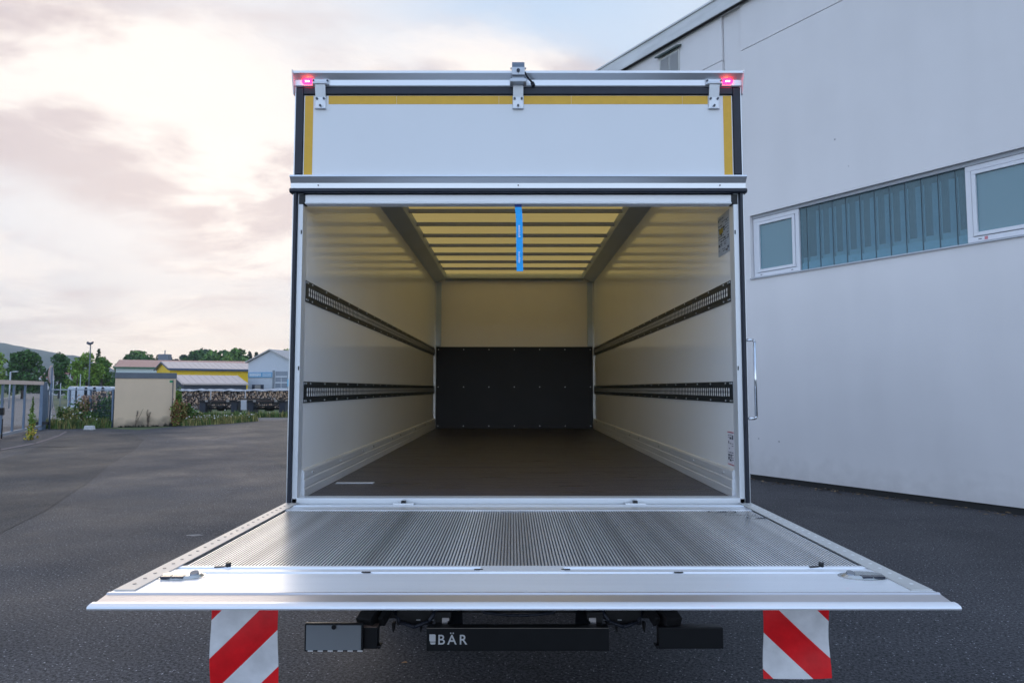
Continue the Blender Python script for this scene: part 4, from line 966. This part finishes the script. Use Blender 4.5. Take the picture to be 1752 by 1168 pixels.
# ---- two parked trailer chassis seen from behind
def trailer(X, Y, label, box):
    t = empty('trailer_chassis', (X, Y, 0)); tag(t, label, 'trailer', 'bare trailer chassis parked by the firewood')
    f = MB(); f.box(-1.15,1.15,-.06,.06,.86,1.0); f.box(-.45,-.33,.06,6.5,.72,.94); f.box(.33,.45,.06,6.5,.72,.94); f.box(-1.15,1.15,5.9,6.1,.86,1.0)
    f.bar((-1.0,.1,.84),(-.40,.1,.62),.06,.06); f.bar((1.0,.1,.84),(.40,.1,.62),.06,.06); f.box(-.5,.5,.02,.12,.56,.66)
    f.build('frame', CHASSIS, t)
    MB().box(-.95,.95,.55,.70,.40,.52).cyl((-.25,.6,.46),(.25,.6,.46),.17,12).build('axle', CHASSIS, t)
    for s_ in (-1, 1):
        w_ = MB().cyl((s_*.82,.62,.44),(s_*1.12,.62,.44),.43,20); w_.build('wheel', RUBBER, t)
        g = MB(); g.box(*sorted((s_*.80,s_*1.16)),.02,.06,.22,.88); g.prism([(.06,.90),(.06,.95),(1.2,.95),(1.2,.90)], *sorted((s_*.80,s_*1.16)))
        g.build('mudguard', mat('mudguard_navy', (.012,.018,.035), .5) if 'mudguard_navy' not in bpy.data.materials else bpy.data.materials['mudguard_navy'], t)
    MB().box(-.55,.5,-.068,-.06,.90,.965).build('light_bar', mat('dull_tail_bar', (.06,.035,.03), .6) if 'dull_tail_bar' not in bpy.data.materials else bpy.data.materials['dull_tail_bar'], t)
    for x_ in (-.7, .62): MB().box(x_-.09,x_+.09,-.07,-.061,.88,.99).build('tail_lamp', mat('tail_lamp_grey', (.30,.28,.27), .4) if 'tail_lamp_grey' not in bpy.data.materials else bpy.data.materials['tail_lamp_grey'], t)
    if box: MB().box(-1.55,-1.20,-.05,.6,.38,.98).build('tool_box', mat('tool_box_white', (.45,.46,.50), .6), t)
    return t
q = at(374, 664, 42.5); trailer(q.x, 42.5, 'left bare trailer chassis, partly behind the tall weeds beside the garage', False)
q = at(456, 664, 42.5); trailer(q.x, 42.5, 'right bare trailer chassis with a pale box at its left side', True)

# ---- garage
ga, gb_ = gp(194,731), Vector((-15.44,31.42,0)); gu_ = (gb_-ga); gl_ = gu_.length; 
G_ = empty('concrete_garage', ga, math.atan2(gu_.y, gu_.x)); tag(G_, 'beige prefabricated concrete garage with a grey roof band beside the fence', 'garage')
gm = mat('beige_render', (.72,.55,.38), .85, var=.04, vscale=1.2, bump=.2, bscale=70)
t = gm.node_tree; b = t.nodes['Principled BSDF']; src = b.inputs['Base Color'].links[0].from_socket; l = t.links
tcn = t.nodes.new('ShaderNodeTexCoord'); sp = t.nodes.new('ShaderNodeSeparateXYZ'); l.new(tcn.outputs['Object'], sp.inputs[0])
ns = t.nodes.new('ShaderNodeTexNoise'); ns.inputs['Scale'].default_value = 1.6; ns.inputs['Detail'].default_value = 8; l.new(tcn.outputs['Object'], ns.inputs['Vector'])
ad = t.nodes.new('ShaderNodeMath'); ad.operation = 'MULTIPLY_ADD'; l.new(ns.outputs[0], ad.inputs[0]); ad.inputs[1].default_value = -1.1; l.new(sp.outputs[2], ad.inputs[2])
mr = t.nodes.new('ShaderNodeMapRange'); l.new(ad.outputs[0], mr.inputs[0]); mr.inputs[1].default_value = -.55; mr.inputs[2].default_value = -.15; mr.inputs[3].default_value = .75; mr.inputs[4].default_value = 0
mx = t.nodes.new('ShaderNodeMix'); mx.data_type = 'RGBA'; l.new(mr.outputs[0], mx.inputs[0]); l.new(src, mx.inputs[6]); mx.inputs[7].default_value = (.12,.10,.08,1); l.new(mx.outputs[2], b.inputs['Base Color'])
MB().box(0, gl_, 0, 5.6, 0, 2.16).build('wall', gm, G_)
MB().box(-.02, gl_+.03, -.03, 5.65, 2.161, 2.42).build('roof_band', mat('slate_band', (.13,.15,.17), .7, var=.1), G_, .01)
MB().box(gl_-.26, gl_-.10, -.012, -.001, 1.98, 2.08).build('sign', mat('green_plate', (.02,.30,.12), .5), G_)
MB().cyl((gl_-.12,-.03,.05),(gl_-.12,-.03,2.1),.018,8).build('downpipe', mat('dark_pipe', (.10,.10,.10), .6), G_)

# ---- fence between gate and garage
FEN = mat('blue_grey_fence_paint', (.13,.18,.25), .5, .3, var=.1)
def line_pt(A, B, px):          # where the view column px crosses the line A-B on the ground
    A, B = Vector(A), Vector(B); k = (px-876)/1168/math.cos(PITCH)*1.0; d = B-A
    t = (k*A.y-A.x)/(d.x-k*d.y); return A+d*t
fa, fb, fc_ = Vector((-19.55,28.55,0)), Vector((-20.95,30.9,0)), Vector((ga.x-.12, ga.y+.10, 0))
FE = empty('mesh_fence', fb); tag(FE, 'blue grey wire mesh fence with steel posts between the gate and the garage', 'fence')
ft = 1.64
for p in [fb, fb.lerp(fc_,.34), fb.lerp(fc_,.66), fc_]:
    MB().box(p.x-.035,p.x+.035,p.y-.035,p.y+.035,0,ft+.03).build('post', FEN, FE).location = -fb
for a, b_ in ((fa, fb), (fb, fc_)):
    m_ = MB(); d = b_-a; n = int(d.length/.05)
    for i in range(n):
        p = a+d*(i+.5)/n; m_.bar(p+Vector((0,0,.05)), p+Vector((0,0,ft)), .004, .004)
    for k in range(8): z = .08+k*.222; m_.bar(a+Vector((0,0,z)), b_+Vector((0,0,z)), .007, .007)
    mo = m_.build('wire_mesh', FEN, FE); mo.location = -fb
    rl = MB(); rl.bar(a+Vector((0,0,ft+.02)), b_+Vector((0,0,ft+.02)), .045, .045); rl.build('top_rail', mat('pale_rail', (.34,.38,.44), .5), FE).location = -fb
# ---- sliding gate
g0, g1 = Vector((-16.2,20.9,0)), Vector((-19.55,28.55,0)); gd = (g1-g0).normalized()
GA = empty('sliding_gate', g1); tag(GA, 'sliding steel gate with a sunlit-coloured top beam and wide spaced bars at the left edge', 'gate')
tb = MB().bar(g0+Vector((0,0,1.93)), g1-gd*.25+Vector((0,0,1.93)), .12, .14); tb.build('top_beam', mat('beam_sunlit', (.62,.50,.44), .6, var=.05), GA).location = -g1  # warm sunlight on the top beam is put into its colour
bb = MB().bar(g0+Vector((0,0,.16)), g1-gd*.25+Vector((0,0,.16)), .08, .10); bb.build('bottom_beam', mat('beam_grey', (.30,.32,.36), .6), GA).location = -g1
for px in (-14, 9, 28, 47):
    p = line_pt(g0, g1, px); MB().obox(p+Vector((0,0,1.03)), gd*.055, Vector((gd.y,-gd.x,0))*.03, Vector((0,0,.82))).build('bar', FEN, GA).location = -g1
lp = line_pt(g0, g1, 7); MB().obox(lp+Vector((.05,0,.95)), gd*.10, Vector((gd.y,-gd.x,0))*.05, Vector((0,0,.12))).cyl(lp+Vector((.08,0,.05)),lp+Vector((.08,0,.70)),.02,8).build('lock', CHASSIS, GA).location = -g1
for off, nm in ((0, 'guide_post'), (.34, 'guide_post')):
    p = g1+gd*(off-.1); MB().box(p.x-.07,p.x+.07,p.y-.07,p.y+.07,0,1.98).build(nm, FEN, GA, .008).location = -g1
MB().box(g1.x-.15,g1.x+.35,g1.y-.15,g1.y-.06,.22,.34).build('guide_roller', CHASSIS, GA).location = -g1
sp_ = empty('round_sign', (g1.x-.05,g1.y+.55,0), R(0)); tag(sp_, 'round sign turned edge-on, seen from behind, on a post beside the gate', 'sign')
MB().cyl((0,0,0),(0,0,2.62),.035,10).build('post', FEN, sp_)
dn = Vector((.78,-.62,0)).normalized(); ctr = Vector((0,-.05,2.30))
dn = Vector((-.93,-.36,0)).normalized()
MB().cyl(ctr-dn*.015, ctr+dn*.015, .36, 28).build('sign_disc', mat('sign_back_grey', (.40,.40,.44), .5, var=.1), sp_)
rng = MB(); n = 28; a_ = Vector((dn.y,-dn.x,0)); 
for i in range(n):
    t0, t1 = 6.2832*i/n, 6.2832*(i+1)/n
    rng.cyl(ctr+a_*.36*math.cos(t0)+Vector((0,0,.36*math.sin(t0))), ctr+a_*.36*math.cos(t1)+Vector((0,0,.36*math.sin(t1))), .022, 6)
rng.build('sign_rim', mat('rim_pinkish', (.45,.30,.27), .5), sp_)

# ---- masts and poles
POLE = mat('galvanised_pole', (.42,.44,.47), .5, .3)
q = at(155, 588, 76); fm = empty('floodlight_mast', (q.x, 76, 0)); tag(fm, 'tall mast with two small dark floodlights above the light green tree', 'mast')
MB().cyl((0,0,0),(0,0,q.z),.09,8,0,.06).build('pole', mat('dark_pole', (.12,.14,.16), .6), fm)
for s_ in (-1,1): MB().obox((s_*.17,-.1,q.z+.05),(.14,0,.07*s_),(0,.12,0),(0,.05,.12)).build('floodlight', DGREY, fm)
for i, (px, py, Y, r, lab) in enumerate(((122,617,80,.07,'tall pale pole in front of the narrow dark tree'),(92,642,60,.05,'short grey pole right of the round sign'),(104,655,66,.05,'low thin post behind the corner of the fence'),(138,640,70,.05,'thin pole among the light green leaves'))):
    q = at(px, py, Y); tag(MB().cyl((q.x,Y,0),(q.x,Y,q.z),r,8,0,r*.7).build('pole', POLE), lab, 'pole')
q = at(18, 636, 60); sl_ = empty('street_lamp', (q.x,60,0)); tag(sl_, 'pale street lamp with a short arm on the verge behind the gate', 'street lamp')
MB().cyl((0,0,0),(0,0,q.z),.06,8).bar((0,0,q.z),(.35,0,q.z+.03),.06,.05).build('pole', POLE, sl_); MB().box(.30,.62,-.08,.08,q.z-.02,q.z+.08).build('lamp_head', POLE, sl_)
# ---- white bales behind the fence
for i, (px, w_, lab) in enumerate(((133,.75,'white wrapped bale, leftmost behind the fence'),(148,.95,'white wrapped bale, second from the left behind the fence'),(163,.95,'white wrapped bale in the middle of the row behind the fence'),(177,.95,'white wrapped bale, second from the right behind the fence'),(190,.8,'white wrapped bale half hidden by the garage corner'))):
    q = at(px, 661, 52); b = MB(); n = 12; rnd = random.Random(i+50); prof_ = []
    for j in range(n+1):
        a = math.pi*j/n; prof_.append((-w_/2*math.copysign(abs(math.cos(a))**.4, math.cos(a)), q.z-.35+.35*math.sin(a)**.6+rnd.uniform(-.02,.02)))
    prof_ = [(-w_/2, .9)]+prof_+[(w_/2, .9)]
    vs = [(u, y_, z_) for y_ in (-.6,.6) for u, z_ in prof_]; m_ = len(prof_)
    b.add(vs, [tuple(range(m_)), tuple(range(2*m_-1, m_-1, -1))]+[(k, m_+k, m_+(k+1)%m_, (k+1)%m_) for k in range(m_)])
    b.box(-w_/2+.02, w_/2-.02, -.58, .58, 0, .899)
    o = b.build('wrapped_bale', mat('bale_wrap', (.50,.55,.62), .45, var=.06, vscale=4) if i == 0 else bpy.data.materials['bale_wrap'], bevel=.02); o.location = (q.x, 52, 0); tag(o, lab, 'bale', 'white bales behind the fence')

# ---- weeds, grass and flowers
def tuft(b, x, y, h, n, r, rnd, mi=0, lean=.35, wd=.012):
    for _ in range(n):
        a = rnd.uniform(0,6.283); q = r*math.sqrt(rnd.random()); p = Vector((x+q*math.cos(a), y+q*math.sin(a), 0))
        hh = h*rnd.uniform(.5,1.1); d = Vector((rnd.gauss(0,lean),rnd.gauss(0,lean),0))*hh*.5; s = Vector((math.cos(a+1.5),math.sin(a+1.5),0))*wd*rnd.uniform(.7,1.5)
        m_ = p+d*.35+Vector((0,0,hh*.6)); e = p+d+Vector((0,0,hh))
        b.add([p-s, p+s, m_+s*.7, m_-s*.7, e], [(0,1,2,3),(3,2,4)], mi)
GRM = mat('grass_green', (.10,.16,.035), .8, var=.4, vscale=.8, island=.5); GRY = mat('grass_straw', (.34,.29,.10), .85, var=.3, vscale=1, island=.5)
FLW = mat('flower_white', (.75,.74,.70), .7); FLP = mat('flower_pink', (.42,.26,.18), .7); RUST = mat('rusty_leaf', (.20,.07,.02), .8, var=.4, vscale=2, island=.5)
def strip(name, pts, n, h, label, seed, flowers=60, cat='grass', straw=.35, wd=.014, reds=0):
    rnd = random.Random(seed); b = MB()
    for _ in range(n):
        t = rnd.random()*(len(pts)-1); i = int(t); (x0,y0,w0),(x1,y1,w1) = pts[i], pts[i+1]; u = t-i
        x, y, w_ = x0+(x1-x0)*u, y0+(y1-y0)*u, w0+(w1-w0)*u
        tuft(b, x+rnd.uniform(-w_,w_), y+rnd.uniform(-w_,w_), h*rnd.uniform(.5,1.15), 9, .14, rnd, 1 if rnd.random() < straw else 0, wd=wd)
    for _ in range(flowers):
        t = rnd.random()*(len(pts)-1); i = int(t); (x0,y0,w0),(x1,y1,w1) = pts[i], pts[i+1]; u = t-i
        p = Vector((x0+(x1-x0)*u+rnd.uniform(-w0,w0), y0+(y1-y0)*u+rnd.uniform(-w0,w0), h*rnd.uniform(.6,1.2)))
        for k in range(2): ring_leaf_mi(b, p+Vector((rnd.uniform(-.02,.02),0,rnd.uniform(-.02,.02))), rnd.uniform(.02,.045), rnd, 2 if rnd.random() > .25 else 3)
        b.add([p+Vector((-.004,0,0)), p+Vector((.004,0,0)), Vector((p.x+.004,p.y,0)), Vector((p.x-.004,p.y,0))], [(0,1,2,3)], 0)
    o = b.build(name, [GRM, GRY, FLW, FLP], fixn=False); tag(o, label, cat, kind='stuff'); return o
def ring_leaf_mi(b, c, s, rnd, mi):
    a = rnd.uniform(0, 6.283); e = rnd.uniform(-1, 1); n = Vector((math.cos(a)*math.cos(e), math.sin(a)*math.cos(e), math.sin(e)))
    u = n.orthogonal().normalized()*s; v = n.cross(u).normalized()*s; b.quad(c-u, c-v, c+u, c+v, mi)
def shrub(name, x, y, h, r, n, mats, label, cat, seed, s=.05, spiky=0, group=None):
    rnd = random.Random(seed); t = empty(name, (x, y, 0)); tag(t, label, cat, group); st_ = MB(); b = MB()
    for i in range(9):
        a = rnd.uniform(0,6.283); q = Vector((r*.7*math.cos(a)*rnd.random(), r*.7*math.sin(a)*rnd.random(), h*rnd.uniform(.6,1))); st_.cyl((q.x*.2,q.y*.2,0), tuple(q), .010, 5, 0, .004)
        for _ in range(n//9):
            u = rnd.uniform(.12,1.0); c = Vector((q.x*u, q.y*u, q.z*u))+Vector((rnd.gauss(0,r*.27),rnd.gauss(0,r*.27),rnd.gauss(0,h*.06)))
            c.z = abs(c.z); ring_leaf_mi(b, c, s*rnd.uniform(.5,1.3), rnd, rnd.randrange(len(mats)))
    st_.build('stem', BARK, t); b.build('foliage', mats, t, fixn=False)
    if spiky:
        f = MB()
        for _ in range(spiky):
            c = Vector((rnd.gauss(0,r*.5), rnd.gauss(0,r*.5), h*rnd.uniform(.55,1.05))); ring_leaf_mi(f, c, rnd.uniform(.03,.05), rnd, 0)
        f.build('blossom', FLW if spiky < 200 else FLP, t, fixn=False)
    return t
strip('weed_verge', [(-20.6,29.9,.35),(-19.4,29.5,.35),(-18.3,29.9,.30),(-17.9,30.3,.15)], 460, .42, 'wild grass and white flowers along the foot of the mesh fence', 1, 26)
for i, (px, Y, h, r, n, ms, lab, spk) in enumerate((
    (112, 30.3, .95, .35, 900, [LEAF_M, GRM], 'low green weed bush at the left of the fence verge', 12),
    (124, 29.9, .85, .45, 1100, [GRM, GRY], 'straw coloured weed clump in front of the mesh fence', 14),
    (139, 30.5, 1.25, .40, 1300, [GRM, LEAF_D], 'tall dark weed bush in the middle of the fence', 6),
    (150, 30.6, 1.35, .42, 1200, [GRY, GRM, FLP], 'tall faded brown weed bush with dry heads by the fence', 260),
    (158, 30.4, .75, .45, 1000, [LEAF_D, GRM], 'low dark weed bush left of the garage', 8),
    (168, 30.9, 1.15, .40, 1300, [LEAF_D, LEAF_M], 'dark green bush behind the fence near the garage', 4),
    (180, 30.9, 1.30, .42, 1500, [LEAF_D, LEAF_D, LEAF_M], 'dense dark green bush touching the garage corner', 3),
    (188, 30.8, 1.55, .16, 700, [LEAF_M], 'climbing plant on the last fence post by the garage', 4))):
    q = at(px, 664, Y); shrub('weed_bush', q.x, Y, h, r, n, ms, lab, 'weed bush', 70+i, .045, spk, 'weed bushes along the fence')
for i, (px, Y, h, r, n, ms, lab, spk) in enumerate((
    (304, 32.0, 1.75, .26, 1900, [LEAF_L,LEAF_M], 'bright green bush climbing the right side of the garage', 0),
    (302, 31.3, 1.15, .24, 1500, [RUST,RUST,GRY,LEAF_L], 'rust red bush at the right corner of the garage', 0),
    (314, 31.8, 1.05, .28, 1400, [RUST,LEAF_M,GRY], 'orange and green bush beside the rust red one', 0),
    (325, 32.2, 1.05, .30, 1200, [GRM,LEAF_M], 'tall green weed bush in front of the left trailer', 8),
    (338, 32.8, .62, .36, 1100, [GRM,LEAF_D,GRY], 'dark weed bush under the frame of the left trailer', 12),
    (354, 33.4, .42, .40, 900, [GRM,GRY], 'low straw weed bush right of the tall green one', 14))):
    q = at(px, 664, Y); shrub('garage_bush', q.x, Y, h, r, n, ms, lab, 'bush', 90+i, .04, spk, 'bushes right of the garage')
strip('meadow', [(-15.1,31.6,.2),(-14.6,32.6,.35),(-14.3,33.8,.4),(-14.0,35.2,.35),(-13.6,36.2,.15)], 800, .36, 'uncut yellowish meadow with white and pink flowers right of the garage', 2, 60, straw=.55)
strip('trailer_grass', [(-20.5,39.4,.3),(-12,42.2,.5),(-6,42.5,.5)], 700, .40, 'rough green grass growing under and behind the parked trailers', 3, 30, straw=.2, wd=.02)
strip('verge_grass', [(-31.5,38,.8),(-45,56,1.5),(-62,80,2)], 500, .30, 'short green grass verge beside the road beyond the gate', 6, 10, straw=.1, wd=.03)
strip('fence_grass', [(-22.0,38,.4),(-23.5,44,.6),(-27,52,.6)], 420, .55, 'green grass strip between the road and the white bales', 9, 10, straw=.15, wd=.03)
# dry weeds leaning on the garage wall
for i, (u, h, lab) in enumerate(((.86,.95,'tall dry brown weed stalk against the garage wall, left one'),(1.36,.80,'branching dry brown weed against the middle of the garage wall'))):
    rnd = random.Random(300+i); p = ga+gu_.normalized()*u+Vector((0,-.08,0)); t = empty('dry_weed', p); tag(t, lab, 'dry weed', 'dry weeds against the garage'); b = MB()
    for k in range(5 if i else 3):
        a = Vector((rnd.uniform(-.06,.06),0,0)); e = Vector((rnd.uniform(-.16,.16)+(.18 if i == 0 else 0),rnd.uniform(-.02,.03),h*rnd.uniform(.6,1)))
        b.tube([a, a.lerp(e,.5)+Vector((rnd.uniform(-.04,.04),0,0)), e], .007, 5)
        for _ in range(16):
            c = a.lerp(e, rnd.uniform(.25,1)); b.bar(c, c+Vector((rnd.uniform(-.07,.07),rnd.uniform(-.02,.02),rnd.uniform(.01,.06))), .006, .006)
    b.build('stalk', mat('dry_stalk', (.11,.075,.055), .9) if i == 0 else bpy.data.materials['dry_stalk'], t)
rnd = random.Random(12); b = MB()
for _ in range(60):
    u = rnd.uniform(.1, gl_); p = ga+gu_.normalized()*u; tuft(b, p.x, p.y-.06, rnd.uniform(.04,.13) if u < gl_-.6 else rnd.uniform(.1,.25), 6, .05, rnd, 0, .5, .008)
tag(b.build('wall_foot_weeds', mat('dark_weed', (.04,.04,.025), .9), fixn=False), 'small dark weeds growing along the foot of the garage wall', 'weeds', kind='stuff')
# mullein plant
q = gp(52,752); t = empty('flowering_stalk', q); tag(t, 'single tall yellow flowering stalk standing in the asphalt before the gate', 'plant'); rnd = random.Random(5)
MB().tube([(0,0,0),(.02,0,.7),(.03,0,1.42)], .014, 6).build('stem', LEAF_M, t)
b = MB()
for _ in range(520):
    z = rnd.uniform(.02,1.32)**1.0; rr = .13*(1-z/1.45)**1.1+.015; ring_leaf_mi(b, Vector((.02*z+rnd.gauss(0,rr*.6), rnd.gauss(0,rr*.6), z)), rnd.uniform(.02,.045)*(1.2-z*.55), rnd, 0 if z > .55 else rnd.choice((0,1,1)))
for _ in range(70): ring_leaf_mi(b, Vector((.03+rnd.gauss(0,.008), rnd.gauss(0,.008), rnd.uniform(1.0,1.45))), .02, rnd, 2)
b.build('foliage', [LEAF_L, mat('flower_yellow', (.50,.38,.05), .7, island=.3, var=.1), BARK], t, fixn=False)
# white concrete block
q = gp(153,735); b = MB().prism([(-.20,0),(.20,0),(.16,.17),(-.16,.17)], -.10, .10, 'y'); o = b.build('concrete_block', mat('white_block', (.55,.55,.54), .8, var=.15, vscale=12), bevel=.015); o.location = q; tag(o, 'small white concrete foot block lying before the fence weeds', 'concrete block')
# far planting that closes the horizon
rnd = random.Random(77); b = MB()
for _ in range(9000):
    x = rnd.uniform(-330, 60); y = 262+rnd.uniform(-6,8); h = (4.6+2.2*mnoise.noise(Vector((x*.05,1,0)))+1.2*mnoise.noise(Vector((x*.2,5,0))))*rnd.random()**.5
    ring_leaf_mi(b, Vector((x,y,max(.1,h))), rnd.uniform(.5,1.1), rnd, 0)
tag(b.build('far_wood', LEAF_D, fixn=False), 'far dark band of woodland closing the horizon behind the halls', 'woodland', kind='stuff')
# ---- haze
HAZE = True
if HAZE:
    hb = MB().box(-2500, 900, -300, 1800, -3, 260); ho = hb.build('haze', mat('haze', (.5,.5,.5))); m = ho.data.materials[0]; t = m.node_tree
    for n_ in list(t.nodes): t.nodes.remove(n_)
    o = t.nodes.new('ShaderNodeOutputMaterial'); v = t.nodes.new('ShaderNodeVolumePrincipled'); v.inputs['Color'].default_value = (.80,.88,1,1); v.inputs['Density'].default_value = .00026; v.inputs['Anisotropy'].default_value = 0
    t.links.new(v.outputs[0], o.inputs['Volume']); ho['kind'] = 'stuff'
    ho['label'] = 'thin bluish evening haze over the far hill'; ho['category'] = 'haze'
